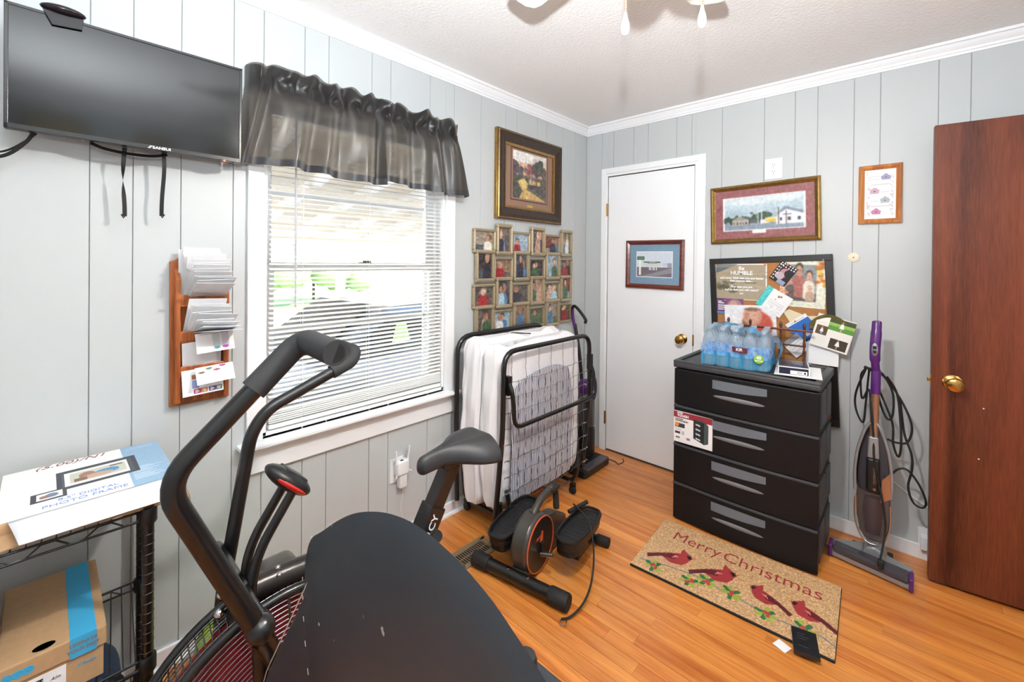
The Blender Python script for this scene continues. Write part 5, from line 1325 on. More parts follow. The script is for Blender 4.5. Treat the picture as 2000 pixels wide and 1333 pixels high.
def blob(x0, x1, y0, y1, z0, z1, sd):
    def fn(i, j):
        a_ = 2*PI*j; b__ = -PI/2+PI*i; cb = math.copysign(abs(math.cos(b__))**.5, math.cos(b__)); sb_ = math.copysign(abs(math.sin(b__))**.6, math.sin(b__))
        ca = math.copysign(abs(math.cos(a_))**.5, math.cos(a_)); sa = math.copysign(abs(math.sin(a_))**.5, math.sin(a_))
        wv_ = 1+.03*math.sin(a_*5+i*7+sd)
        return ((x0+x1)/2+(x1-x0)/2*cb*ca*wv_, (y0+y1)/2+(y1-y0)/2*cb*sa*wv_, (z0+z1)/2+(z1-z0)/2*sb_)
    return MB().sheet(fn, 20, 30)
obj('bag_body', blob(.12, .405, -2.92, -2.70, .064, .315, 1), 'denim', bg_, smooth=80)
obj('bag_strap', MB().tube(smoothpath([(.405, -2.73, .12), (.425, -2.72, .22), (.40, -2.715, .32), (.36, -2.73, .31)], 5), .008, 6, flat=.3), 'rubber_black', bg_, smooth=60)
# ================================================================== DRAWER CABINET
mat('cab_black', (17, 16, 19), .5, 0., .3, bump=(260, .12, .0006)); mat('cab_lid', (60, 62, 66), .5, bump=(260, .12, .0006)); mat('cab_grey', (108, 114, 124), .4); mat('cab_sheen', (120, 120, 124), .3)
CX0, CX1, CY0, CY1 = .912, 1.566, -.505, -.095
cb = thing('drawer_cabinet', 'black plastic four-drawer storage cabinet against the back wall', 'cabinet', (1.24, -.30, 0))
obj('carcass', MB().box((CX0+.008, CY0+.02, .0), (CX1-.008, CY1, .84)), 'cab_black', cb, bev=.006)
obj('lid', MB().rbox((CX0-.006, CY0-.004, .828), (CX1+.006, CY1+.004, .858), .008), 'cab_lid', cb, smooth=40)
mb = MB().rbox((CX0-.006, CY0-.004, .852), (CX1+.006, CY0+.022, .868), .006).rbox((CX0-.006, CY1-.02, .852), (CX1+.006, CY1+.004, .868), .006).rbox((CX0-.006, CY0+.01, .852), (CX0+.022, CY1-.01, .868), .006).rbox((CX1-.022, CY0+.01, .852), (CX1+.006, CY1-.01, .868), .006)
obj('lid_rim', mb, 'cab_lid', cb, smooth=40)
for k, (z0, z1) in enumerate(((.628, .822), (.418, .614), (.208, .404), (.008, .196))):
    def front(i, j, z0=z0, z1=z1):
        x_ = CX0+(CX1-CX0)*i; c_ = 1-(2*i-1)**2
        return (x_, CY0-.012*c_**.8, z0+(z1-z0)*j)
    n = 24; bow = [(CX0+(CX1-CX0)*i/n, CY0-.014*(1-(2*i/n-1)**2)) for i in range(n+1)]+[(CX1, CY0+.03), (CX0, CY0+.03)]
    dr = obj('drawer', MB().prism(bow, z0, z1, 'xy'), 'cab_black', cb, bev=.004)
    obj('drawer_lip', MB().prism([(a_, b_-.006) for a_, b_ in bow[:n+1]]+[(CX1, CY0+.01), (CX0, CY0+.01)], z0-.014, z0-.002, 'xy'), 'cab_lid', dr, bev=.003) if k < 3 else None
    # clear-grey label window and the scooped pull below it
    wx0, wx1 = 1.115, 1.362; wp = [(wx0+(wx1-wx0)*i/10, CY0-.0147-.0006*math.sin(PI*i/10)) for i in range(11)]
    zt = z1-.022
    vs = [(x_, y_, zt) for x_, y_ in wp]+[(x_, y_, zt-.045-.006*math.sin(PI*i/10)+.010*(i/10)) for i, (x_, y_) in enumerate(wp)]
    obj('label_window', MB().add(vs, [(i, i+1, 12+i, 11+i) for i in range(10)]), 'cab_grey', dr)
    zc = z1-.104
    def scoop(i, j):
        x_ = 1.118+.238*i; hh = .019*math.sqrt(max(0, 1-(2*i-1)**2))
        return (x_, CY0-.0150+.0*j-.004*math.sin(PI*j)*math.sin(PI*i), zc+hh*(2*j-1)*.55)
    obj('pull', MB().sheet(scoop, 20, 6), 'cab_sheen', dr, smooth=60)
for k in range(4):
    z0 = .03+.205*k
    for q_ in range(2):
        y0 = CY0+.06+.17*q_
        obj('side_panel', MB().rbox((CX1-.010, y0, z0), (CX1+.001, y0+.14, z0+.16), .004), 'cab_lid', cb)
# product sticker
st = obj('product_sticker', MB().box((CX0+.006, CY0-.0155, .432), (1.118, CY0-.006, .596)), 'paper_white', cb)
pc = Pic(84, 66, (238, 236, 236)).rect(0, .80, 1, 1, (150, 44, 54)).poly([(.52, .80), (.52, .24), (.80, .12), (.90, .18), (.90, .76), (.78, .86), (.60, .86)], (66, 78, 82)).poly([(.52, .86), (.52, .26), (.80, .13), (.80, .80)], (34, 36, 40))
for k in range(4): pc.poly([(.58, .74-.15*k), (.70, .71-.15*k), (.70, .66-.15*k), (.58, .69-.15*k)], (196, 206, 212))
pc.rect(.04, .48, .30, .62, (60, 60, 62)).ell(.09, .57, .05, .07, (236, 150, 60)).rect(.04, .28, .18, .35, (60, 52, 58)).rect(.22, .26, .29, .38, (190, 188, 188))
for k in range(3): pc.rect(.04, .44-.03*k, .2, .45-.03*k, (190, 188, 190))
for k in range(9): pc.rect(.06+.012*k, .12, .066+.012*k, .18, (120, 118, 118))
pc.rect(.35, .12, .44, .2, (150, 130, 170)).rect(.52, .04, .96, .05, (170, 168, 170)).rect(.6, .07, .96, .08, (170, 168, 170))
picture('sticker_print', pc, .200, .164, WB(1.018, CY0-.0158, .514), st)
text('lettering', 'HYPER', .010, WB(.937, CY0-.0162, .589), 'paper_white', st, align='LEFT', bold=.0006); text('lettering', 'TOUGH', .017, WB(.937, CY0-.0162, .575), 'paper_white', st, align='LEFT', bold=.0008)
for b_, z_ in (('4 DRAWER', .556), ('GARAGE CABINET', .547)): text('lettering', b_, .0085, WB(.926, CY0-.0162, z_), 'ink_dark', st, align='LEFT', bold=.0003)

# ================================================================== WATER BOTTLE PACK
mat('bottle_clear', (214, 232, 244), .06, trans=.75, ior=1.18); mat('cap_white', (196, 214, 230), .2, trans=.4); mat('label_blue', (40, 120, 206), .35, noise=(40, .3, (150, 200, 236)))
mat('film_blue', (70, 184, 238), .12, alpha=.42); mat('film_clear', (226, 236, 244), .08, alpha=.16)
wp = thing('water_bottle_pack', 'shrink-wrapped pack of water bottles with blue film on the cabinet', 'bottle pack', (1.18, -.33, .868))
Zt = .8585
BTm = mesh_of(MB().lathe([(0, .0), (.024, 0), (.0305, .006), (.0315, .02), (.030, .035), (.0315, .05), (.030, .065), (.0315, .08), (.0295, .10), (.031, .118), (.029, .140), (.022, .160), (.0135, .176), (.0125, .190)], 16), 60)
CPm = mesh_of(MB().lathe([(.0125, .186), (.0145, .187), (.0145, .200), (.0125, .202), (0, .202)], 14), 40)
LBm = mesh_of(MB().lathe([(.0318, .060), (.0318, .118)], 16), 60)
pT = Matrix.Translation((1.070, -.440, Zt)) @ Matrix.Rotation(R(8), 4, 'Z')
for i in range(5):
    for j in range(4):
        o = obj('bottle', BTm, 'bottle_clear', wp); o.matrix_parent_inverse = Matrix.Translation(-Vector(wp.location)); o.location = pT @ Vector((.0635*i, .0635*j, 0))
        obj('cap', CPm, 'cap_white', o); obj('label', LBm, 'label_blue', o)
def wrapfn(i, j):
    # closed film round the bottles: i up, j round, pinched between bottles
    per = j*4; L_ = .318; Ly = .2545
    sd = int(per) % 4; t = per-int(per)
    P = [(-.034+t*(L_+.004), -.034), (L_-.030, -.034+t*(Ly+.004)), (L_-.030-t*(L_+.004), Ly-.030), (-.034, Ly-.030-t*(Ly+.004))][sd]
    pin = .011*abs(math.sin(t*PI*5+PI/2))**.7
    d_ = [(0, 1), (-1, 0), (0, -1), (1, 0)][sd]
    z_ = .004+.166*i; k_ = pin+(.010*max(0, (i-.68)/.32)**1.3)
    return (P[0]+d_[0]*k_, P[1]+d_[1]*k_, z_+.004*math.sin(j*31))
lower = MB(pT).sheet(lambda i, j: wrapfn(i*.46, j), 8, 120); obj('blue_film', lower, 'film_blue', wp, smooth=80)
obj('clear_film', MB(pT).sheet(lambda i, j: wrapfn(.46+.54*i, j), 8, 120), 'film_clear', wp, smooth=80)
def band(i, j):
    q = wrapfn(.42+.26*i, j); return (q[0]*1.004-.001, q[1]*1.004-.001, q[2]+.008*math.sin(j*16))
mat('wine_ink', (96, 40, 50), .4)
mat('film_band', (36, 112, 206), .12, noise=(45, .3, (206, 230, 248)), alpha=.6)
obj('printed_band', MB(pT).sheet(lambda i, j: band(i, j), 5, 160), 'film_band', wp, smooth=80)
obj('torn_film', MB(pT).sheet(lambda i, j: (.12+.13*i+.01*math.sin(j*6), -.03+.14*j, .176+.035*math.sin(PI*i)*math.sin(PI*(.2+.8*j))+.006*math.sin(i*17+j*9)), 14, 14), 'film_blue', wp, smooth=80)
obj('torn_film', MB(pT).sheet(lambda i, j: (.0+.12*i, .10+.16*j, .192+.018*math.sin(PI*i)*math.sin(PI*j)+.005*math.sin(i*15+j*11)), 14, 14), 'film_blue', wp, smooth=80)
obj('torn_film', MB(pT).sheet(lambda i, j: (.292+.03*math.sin(PI*j)+.006*math.sin(i*9), .03+.17*i, .03+.13*j), 14, 14), 'film_blue', wp, smooth=80)
obj('maroon_panel', MB(pT).prism([(.118, .088), (.182, .086), (.186, .112), (.114, .116)], -.0375, -.0362, 'xz'), 'wine_ink', wp)
text('lettering', 'KIR', .020, pT @ frame_T((.148, -.0382, .101), (1, 0, 0), (0, 0, 1)), 'paper_white', wp, bold=.0006)
mat('tag_green', (132, 190, 60), .4)
obj('count_badge', MB().lathe([(0, .001), (.021, .001), (.0225, 0)], 26, pT @ frame_T((.235, -.0362, .064), (1, 0, 0), (0, 0, 1))), 'tag_green', wp, smooth=30)
text('lettering', '40', .022, pT @ frame_T((.235, -.0378, .071), (1, 0, 0), (0, 0, 1)), 'paper_white', wp, bold=.0008)
text('lettering', 'BOTTLES', .0085, pT @ frame_T((.235, -.0378, .056), (1, 0, 0), (0, 0, 1)), 'paper_white', wp, bold=.0004)

# small carton and paper on the cabinet
mat('navy_card', (38, 40, 62), .25, coat=.4)
solo('loose_paper', MB(Matrix.Translation((1.468, -.355, .8688)) @ Matrix.Rotation(R(9), 4, 'Z')).box((-.105, -.10, 0), (.085, .17, .0008)), 'paper_white', 'white sheet of paper lying under the small navy carton', 'paper')
sc_ = thing('small_carton', 'small navy and white carton with barcode lying on the cabinet', 'carton', (1.45, -.36, .87))
sT = Matrix.Translation((1.392, -.448, .8699)) @ Matrix.Rotation(R(12), 4, 'Z')
obj('box', MB(sT).box((0, 0, 0), (.128, .165, .038)), 'paper_white', sc_, bev=.001)
obj('front_print', MB(sT).box((.004, -.0006, .003), (.122, 0, .034)), 'navy_card', sc_)
obj('top_print', MB(sT).box((.003, .004, .038), (.124, .160, .0386)), 'navy_card', sc_)
obj('barcode_label', MB(sT).box((.050, -.0012, .005), (.117, -.0005, .022)), 'paper_white', sc_)
mb = MB(sT)
for k in range(9): mb.box((.078+.0022*k, -.0016, .008), (.0788+.0022*k, -.0012, .019))
obj('barcode', mb, 'ink_dark', sc_)
obj('mark', MB(sT).box((.104, -.0016, .009), (.112, -.0012, .018)), 'ink_dark', sc_)

# ================================================================== SPINDLE RACK
sp = thing('spindle_rack', 'small brown turned-wood gallery rack standing behind the bottles', 'letter rack', (1.26, -.075, .868))
SY = -.128
SPROF = [(0, 0), (.008, 0), (.008, .006), (.0055, .012), (.0075, .03), (.0045, .045), (.008, .07), (.0048, .09), (.0078, .115), (.0046, .135), (.0072, .155), (.005, .168), (.008, .18), (.006, .192), (.0055, .198), (.009, .208), (.006, .220), (0, .226)]
for x_ in (1.075, 1.190, 1.340, 1.447): obj('spindle', MB().lathe(SPROF, 12, Matrix.Translation((x_, SY, .8590))), 'spindle_wood', sp, smooth=50)
obj('top_rail', MB().box((1.035, SY-.007, 1.038), (1.485, SY+.007, 1.050)), 'spindle_wood', sp, bev=.003)
obj('middle_rail', MB().box((1.068, SY-.005, .958), (1.455, SY+.005, .967)), 'spindle_wood', sp, bev=.002)
obj('rack_base', MB().box((1.05, SY-.012, .8585), (1.475, SY+.028, .872)), 'spindle_wood', sp, bev=.003)

# ================================================================== BULLETIN BOARD AND ITS PAPERS
bb = thing('bulletin_board', 'cork bulletin board in black frame leaning behind the cabinet', 'notice board', (1.26, -.03, .535))
bT = Matrix.Translation((1.262, -.030, .985)) @ Matrix.Rotation(R(-2.7), 4, 'Y')
bw, bh = .620, .908
BTB = bT @ WB(0, 0, 0)
for (x0, y0, x1, y1) in ((-bw/2, -bh/2, bw/2, -bh/2+.034), (-bw/2, bh/2-.034, bw/2, bh/2), (-bw/2, -bh/2+.034, -bw/2+.034, bh/2-.034), (bw/2-.034, -bh/2+.034, bw/2, bh/2-.034)):
    obj('frame_rail', MB(BTB).box((x0, y0, -.024), (x1, y1, .004)), 'plastic_black', bb, bev=.002)
obj('cork_panel', MB(BTB).box((-bw/2+.03, -bh/2+.03, -.022), (bw/2-.03, bh/2-.03, -.006)), 'cork', bb)
PINC = {}
def paper(nm, lb, cat, w_, h_, x_, z_, rot, pc, off, pins=(), tilt=0., m='print_matte'):
    T = Matrix.Translation((x_, -.0245-off, z_)) @ WB(0, 0, 0) @ Matrix.Rotation(R(rot), 4, 'Z') @ Matrix.Rotation(R(tilt), 4, 'X')
    o = thing(nm, lb, cat, T @ Vector((0, -h_/2, 0)))
    obj('sheet', MB(T).box((-w_/2, -h_/2, -.0006), (w_/2, h_/2, -.0001)), 'paper_white', o)
    picture('print', pc, w_, h_, T, o, m)
    for a_, b_, c_ in pins:
        if c_ not in PINC: PINC[c_] = mat('pin_%02x%02x%02x' % c_, c_, .3).name
        obj('push_pin', MB(T).ell((a_*w_, b_*h_, .004), (.006, .006, .004), 10, 6), PINC[c_], o, smooth=60)
    return o, T
OR = (240, 130, 60)
pc = Pic(90, 68, (236, 236, 234)).rect(.02, .02, .98, .975, (172, 156, 132)).poly([(.02, .98), (.45, .98), (.3, .88), (.02, .80)], (128, 132, 128)).poly([(.02, .9), (.3, .9), (.12, .78), (.02, .74)], (96, 104, 108))
for k in range(30):
    r_ = random.Random(k); pc.ell(r_.uniform(.05, .95), r_.uniform(.3, .8), r_.uniform(.1, .3), r_.uniform(.01, .04), r_.choice([(182, 168, 142), (160, 146, 120), (150, 140, 110)]), .6)
for k in range(24):
    r_ = random.Random(k+60); pc.ell(r_.uniform(.05, .45)*1.0, r_.uniform(.2, .5), .05, .05, r_.choice([(104, 100, 76), (124, 116, 92), (90, 88, 70)]), .7)
pc.ell(.7, .48, .12, .03, (124, 128, 92)).ell(.55, .55, .12, .025, (120, 116, 90))
pc.rect(0, 0, 1, .02, (236, 236, 234)).grain(3, 5)
hum, hT = paper('quote_poster', 'landscape poster reading Be HUMBLE in white lettering', 'poster', .284, .215, 1.106, 1.288, .6, pc, .002, ((-.48, .47, OR), (.47, .48, OR)))
for b_, yy, sz in (('Be', .080, .030), ('HUMBLE', .052, .032), ('and never think that you are better', .022, .0165), ('than anyone else....', .006, .0165), ('"For dust you are', -.030, .0165), ('and to dust you will return"', -.048, .0165), ('3:19', -.070, .011)):
    text('lettering', b_, sz, hT @ Matrix.Translation((0.008, yy, .0005)), 'paper_white', hum, bold=.0008)
pc = Pic(60, 80, (226, 226, 208)).rect(.13, .13, .80, .86, (136, 146, 150)).rect(.13, .13, .80, .3, (90, 84, 84))
person(pc, .42, .2, .68, (168, 104, 96), (196, 150, 124), (70, 56, 46), .15); person(pc, .64, .18, .56, (222, 214, 202), (220, 176, 152), (86, 66, 50), .13); person(pc, .22, .16, .46, (96, 88, 86), (206, 160, 136), (130, 100, 70), .10); person(pc, .66, .14, .30, (190, 160, 140), (228, 190, 168), (190, 160, 120), .09)
for k in range(26):
    r_ = random.Random(k+5); pc.ell(r_.uniform(.78, .98), r_.uniform(.45, .98), .05, .035, r_.choice([(214, 160, 70), (196, 100, 70), (180, 120, 60), (226, 190, 90)]))
for k in range(10):
    r_ = random.Random(k+95); pc.ell(r_.uniform(.02, .16), r_.uniform(.1, .5), .04, .03, r_.choice([(214, 140, 90), (196, 110, 80)]))
for k in range(5): pc.ell(.28+.13*k, .93, .035, .018, (206, 206, 186)); pc.ell(.28+.13*k, .06, .035, .018, (206, 206, 186))
pc.grain(10, 3, 2).blur(2)
paper('family_portrait', 'family portrait of four with autumn-leaf border on the corkboard', 'photograph', .212, .272, 1.420, 1.296, -1.5, pc, .003, ((.42, .47, (90, 150, 190)),))
pc = Pic(40, 44, (36, 28, 34)).ell(.6, .58, .3, .2, (190, 130, 140)).ell(.75, .6, .22, .2, (26, 22, 30)).ell(.4, .35, .25, .18, (190, 170, 180)).rect(.45, .0, .9, .2, (150, 160, 190))
for k in range(6):
    for j in range(2): pc.ell(.1+.16*k, .94-.12*j, .04, .035, (240, 236, 236)); pc.ell(.08+.12*j, .1+.15*k, .035, .035, (240, 236, 236))
paper('dotted_photo', 'black photo card with white dotted edge pinned at an angle', 'photograph', .092, .118, 1.329, 1.343, -33, pc, .008, ((-.1, .46, OR),))
pc = Pic(44, 36, (240, 240, 240)).rect(0, .0, .22, 1, (70, 196, 196)).ell(.55, .78, .04, .05, (150, 110, 70)).ell(.62, .82, .04, .05, (150, 110, 70)).ell(.5, .62, .025, .03, (190, 160, 130))
for k in range(6): pc.rect(.34, .5-.07*k, .9, .515-.07*k, (214, 214, 216))
for k in range(40):
    r_ = random.Random(k); pc.ell(r_.uniform(0, .2), r_.random(), .02, .02, (120, 220, 216))
paper('teal_edged_card', 'white card with a teal edge tilted across the corkboard', 'card', .142, .128, 1.286, 1.184, -31, pc, .010)
pc = Pic(50, 34, (120, 84, 120)).ell(.68, .55, .26, .42, (176, 130, 140)).ell(.64, .62, .14, .24, (206, 160, 156)).rect(0, 0, 1, .16, (92, 124, 190)).rect(.0, .16, .34, 1, (104, 66, 108))
fm, fT_ = paper('purple_flyer', 'small purple flyer with a face at the corkboard left edge', 'flyer', .152, .094, 1.052, 1.138, .5, pc, .005, ((-.18, .38, (236, 90, 160)),))
for w_, yy in ((.022, .028), (.034, .018), (.036, .004), (.042, -.008), (.034, -.020)): obj('print_line', MB(fT_).box((-.066, yy-.003, .0003), (-.066+w_, yy+.003, .0006)), 'paper_white', fm)
pc = Pic(60, 50, (236, 236, 240)).poly([(.32, 0), (.38, .8), (.7, .85), (.9, .6), (1, 0)], (206, 90, 72)).poly([(.32, 0), (.4, .78), (.7, .82), (.62, .3), (.6, 0)], (120, 96, 70)).ell(.55, .62, .19, .32, (214, 160, 138)).ell(.48, .7, .025, .03, (90, 60, 52)).ell(.6, .66, .025, .03, (90, 60, 52)).ell(.53, .5, .05, .03, (170, 96, 90)).poly([(.9, 0), (1, 0), (1, .9)], (236, 236, 240)); pc.ell(.57, .6, .12, .2, (226, 178, 156), .6).ell(.45, .62, .05, .12, (190, 136, 116), .5).ell(.56, .86, .17, .06, (120, 90, 72), .8); pc.grain(8, 1, 3).blur(3)
paper('baby_photo_card', 'photo card of a baby in red behind the wooden rack', 'photograph', .272, .170, 1.164, 1.068, 3, pc, .013)
pc = Pic(46, 60, (238, 238, 240)).poly([(0, .12), (0, .86), (1, .86), (1, .12)], (40, 110, 196)).poly([(.4, .3), (.52, .62), (.6, .3)], (220, 226, 236)).rect(0, .0, 1, .16, (110, 104, 106))
for k in range(8): pc.ell(.06+.13*k, .18, .06, .05, (46, 36, 44)); pc.rect(.04+.13*k, .12, .1+.13*k, .16, (200, 200, 206))
pc.rect(.2, .9, .85, .92, (150, 170, 200))
paper('blue_flyer', 'blue sky flyer with a crowd tilted behind the wooden rack', 'flyer', .118, .150, 1.435, 1.035, 38, pc, .012, ((-.05, .43, OR),))
pc = Pic(30, 30, (230, 230, 234))
for k in range(6): pc.rect(.15, .6-.08*k, .8, .62-.08*k, (190, 190, 194))
pc.rect(0, .75, 1, 1, (150, 150, 156))
paper('white_note', 'plain white note card below the blue flyer', 'card', .098, .098, 1.398, .950, 45, pc, .016)
mat('olive_cloth', (110, 100, 56), .8, noise=(60, .15))
cpx = thing('olive_cap', 'olive cap peeking out behind the cards at the corkboard corner', 'cap', (1.545, -.06, 1.05))
obj('crown', MB().sheet(lambda i, j: (1.545+.088*math.cos(PI*i)*math.cos(.5*PI*j), -.052-.02*math.sin(PI*i)*(1-j)-.004, 1.075+.062*math.sin(PI*i)*math.cos(.5*PI*j*0)*(.35+.65*math.sin(PI*i))*(1-.5*j)), 24, 6), 'olive_cloth', cpx, smooth=60)
obj('brim', MB().prism([(1.455, 1.050), (1.46, 1.085), (1.50, 1.118), (1.545, 1.134), (1.59, 1.120), (1.632, 1.088), (1.636, 1.05)], -.052, -.047, 'xz'), 'olive_cloth', cpx, bev=.002)
pc = Pic(70, 64, (238, 234, 228)).rect(.34, .60, 1, .97, (92, 150, 62)).rect(.34, .82, 1, .97, (70, 80, 46)).rect(.34, .74, 1, .83, (150, 190, 90)).rect(.06, .38, .36, .66, (96, 76, 52)).rect(.48, .05, .94, .36, (62, 54, 36))
def girl(u_, v_, s_): pc.ell(u_, v_+.13*s_, .022*s_, .025*s_, (206, 160, 120)); pc.poly([(u_-.06*s_, v_-.04*s_), (u_-.025*s_, v_+.10*s_), (u_+.025*s_, v_+.10*s_), (u_+.06*s_, v_-.04*s_)], (240, 238, 240)); pc.rect(u_-.02*s_, v_-.12*s_, u_+.02*s_, v_-.04*s_, (206, 160, 130))
girl(.68, .74, 1.1); girl(.21, .5, .8); girl(.70, .2, 1.)
pc.rect(.21-.03, .40, .21+.03, .46, (120, 170, 206))
for k in range(3): pc.rect(.45, .5-.03*k, .8, .505-.03*k, (214, 208, 204)); pc.rect(.1, .25-.03*k, .4, .255-.03*k, (214, 208, 204)); pc.rect(.06, .74+.05*k, .28, .745+.05*k, (220, 214, 208))
paper('photo_postcard', 'white postcard of three photos of a girl in white dress', 'card', .165, .172, 1.560, 1.038, -14, pc, .040)
mat('manila', (226, 212, 180), .7)
solo('paper_scrap', MB().prism([(1.33, 1.13), (1.36, 1.145), (1.44, 1.115), (1.50, 1.12), (1.46, 1.07), (1.37, 1.06)], -.0265, -.0258, 'xz'), 'manila', 'cream torn paper scrap pinned below the family portrait', 'paper')
solo('paper_sheet', MB(Matrix.Translation((1.50, -.052, .865)) @ Matrix.Rotation(R(-8), 4, 'X')).box((-.055, -.0005, -.0), (.085, .0005, .15)), 'paper_white', 'white paper sheet standing upright behind the rack below the postcard', 'paper')

# ================================================================== DOORMAT
mt_ = thing('doormat', 'tan coir doormat reading Merry Christmas with four red cardinals', 'doormat', (1.29, -.77, 0))
mA, mB_, mC, mD = Vector((.896, -.561)), Vector((1.656, -.519)), Vector((1.680, -.975)), Vector((.921, -1.012))
uu = (mB_-mA).normalized(); vv = (mA-mD).normalized(); cen_ = (mA+mB_+mC+mD)/4
coir = mat('coir', (192, 150, 106), .95, noise=(55, .2), bump=(420, .9, .004))
MT = frame_T((cen_.x, cen_.y, .0125), (uu.x, uu.y, 0), (-uu.y, uu.x, 0)); MW, MH = .760, .452
NG = 150
rgc = np.random.default_rng(2)
mb = MB(MT).rbox((-MW/2, -MH/2, -.0123), (MW/2, MH/2, -.001), .004)
obj('backing', mb, 'rubber_black', mt_)
pm = Pic(240, 144, (196, 156, 112))
pm.grain(16, 3).grain(10, 4, 2)
def PMx(x_): return x_/MW+.5
def PMy(y_): return y_/MH+.5
BRN = [(.026, .136), (.184, .206), (.379, .257), (.47, .212), (.588, .20), (.728, .152), (.825, .175), (.938, .206), (1.0, .15)]
for q0, q1 in zip(BRN[:-1], BRN[1:]): pm.line(*q0, *q1, .014, (112, 122, 132))
def sprig(u_, v_, sd):
    r_ = random.Random(sd)
    for k in range(7):
        a_ = k*.9+r_.uniform(-.3, .3); c_ = (40, 110, 62) if k % 2 else (150, 166, 60); d_ = r_.uniform(.045, .06)
        for q_ in range(5): pm.ell(u_+math.cos(a_)*d_*q_/3*.62, v_+math.sin(a_)*d_*q_/3*1.05, .012, .019, c_)
    for k in range(5): pm.ell(u_+r_.uniform(-.015, .015), v_+r_.uniform(-.03, .03), .010, .017, (178, 58, 64))
for u_, v_, s_ in ((.12, .113, 1), (.325, .138, 2), (.40, .24, 7), (.528, .228, 3), (.707, .167, 4), (.87, .187, 5)): sprig(u_, v_, s_)
def bird(u_, v_, fl_, tiltd, s_=1.):
    c0, c1, c2 = (132, 36, 44), (160, 50, 54), (96, 28, 38)
    def q(a_, b_):
        a_ *= fl_; ca, sa = math.cos(R(tiltd)), math.sin(R(tiltd)); return (u_+s_*(a_*ca-b_*sa*1.3), v_+s_*(a_*sa+b_*ca*1.3)*1.68)
    pm.poly([q(-.035, .012), q(-.135, -.012), q(-.137, .010), q(-.04, .03)], c2)
    pm.poly([q(*t_) for t_ in ((-.06, .0), (-.03, -.028), (.02, -.033), (.055, -.012), (.06, .015), (.04, .035), (.0, .034), (-.045, .028))], c1)
    pm.poly([q(*t_) for t_ in ((-.075, .005), (-.03, .03), (.015, .024), (-.01, -.004))], c2)
    pm.poly([q(*t_) for t_ in ((.03, .0), (.03, .04), (.05, .066), (.06, .045), (.075, .03), (.072, .004), (.055, -.008))], c1)
    pm.poly([q(*t_) for t_ in ((.06, .005), (.055, .026), (.078, .026), (.08, .008))], (40, 22, 26)); pm.poly([q(.076, .022), q(.095, .015), q(.076, .008)], (200, 90, 60))
    pm.poly([q(.0, .022), q(.02, .012), q(-.02, .004)], (206, 120, 110))
bird(.20, .37, 1, 27, 1.25); bird(.445, .40, 1, 29, 1.25); bird(.675, .37, -1, -20, 1.05); bird(.87, .40, -1, -19, 1.05)
pic_o = picture('pile', pm, MW-.004, MH-.004, MT @ Matrix.Translation((0, 0, .0003)), mt_, 'print_matte')
tx = mat('mat_red', (150, 44, 50), .9)
for chs, u_ in (('Merry', -.185), ('Christmas', .13)):
    text('lettering', chs, .105, MT @ Matrix.Translation((u_, .108+(.004 if u_ < 0 else 0), .0006)), 'mat_red', mt_, sx=.86 if u_ < 0 else .90, bold=-.0008)
# black booklet on the mat
bkx = thing('black_booklet', 'black instruction booklet lying on the near edge of the doormat', 'booklet', (1.58, -.95, .018))
QT = Matrix.Translation((1.588, -.968, .0136)) @ Matrix.Rotation(R(14), 4, 'Z')
mat('booklet_black', (28, 28, 32), .3, coat=.3)
obj('cover', MB(QT).box((-.036, -.06, 0), (.042, .058, .013)), 'booklet_black', bkx, bev=.001)
for k, (yy, w_) in enumerate(((.03, .03), (.018, .045), (.006, .035), (-.03, .04))): obj('print_line', MB(QT).box((-.02, yy, .013), (-.02+w_*.8, yy+.002, .0133)), 'steel_grey', bkx)
solo('white_card', MB(Matrix.Translation((1.535, -1.018, .0012)) @ Matrix.Rotation(R(-20), 4, 'Z')).box((-.03, -.02, 0), (.015, .02, .001)), 'paper_white', 'small white card under the booklet at the mat edge', 'card')

# ================================================================== WET-DRY VACUUM
mat('vac_copper', (176, 132, 104), .3, .6); mat('vac_tank', (176, 156, 152), .06, trans=.85, ior=1.3); mat('vac_smoke', (92, 88, 94), .06, trans=.45, ior=1.3)
vc = thing('wet_dry_vacuum', 'tall purple-handled wet-dry vacuum with clear tank beside the cabinet', 'vacuum cleaner', (1.73, -.2, 0))
VY = -.185
hd = [(1.588, -.292), (1.872, -.340), (1.880, -.312), (1.878, -.215), (1.80, -.185), (1.76, -.13), (1.70, -.13), (1.65, -.165), (1.592, -.20), (1.582, -.262)]
obj('floor_head', MB().prism(hd, .006, .050, 'xy'), 'silver_plastic', vc, bev=.010)
obj('head_window', MB().prism([(1.595, -.300), (1.866, -.347), (1.872, -.285), (1.600, -.240)], .030, .068, 'xy'), 'vac_smoke', vc, bev=.012)
obj('brush_roll', MB().tube([(1.603, -.272, .032), (1.862, -.316, .032)], .017, 14), 'steel_grey', vc, smooth=50)
obj('head_hump', MB().prism([(1.70, .045), (1.715, .09), (1.745, .10), (1.775, .085), (1.79, .045)], -.26, -.14, 'xz'), 'silver_plastic', vc, bev=.008)
for x_, y_ in ((1.588, -.270), (1.873, -.318)): obj('end_cap', MB().rbox((x_-.008, y_-.032, .006), (x_+.008, y_+.045, .062), .006), 'purple_plastic', vc)
for x_ in (1.67, 1.80): obj('wheel', MB().lathe([(0, -.01), (.022, -.01), (.024, 0), (.022, .01), (0, .01)], 16, Matrix.Translation((x_, -.155, .0245)) @ Matrix.Rotation(R(90), 4, 'Y')), 'rubber_black', vc, smooth=40)
def body(zs_rs, m, nm, par=vc, flat=.78, n=24, sm=40):
    return obj(nm, MB().lathe(zs_rs, n, Matrix.Translation((1.737, VY+.01, 0)) @ Matrix.Scale(flat, 4, (0, 1, 0))), m, par, smooth=sm)
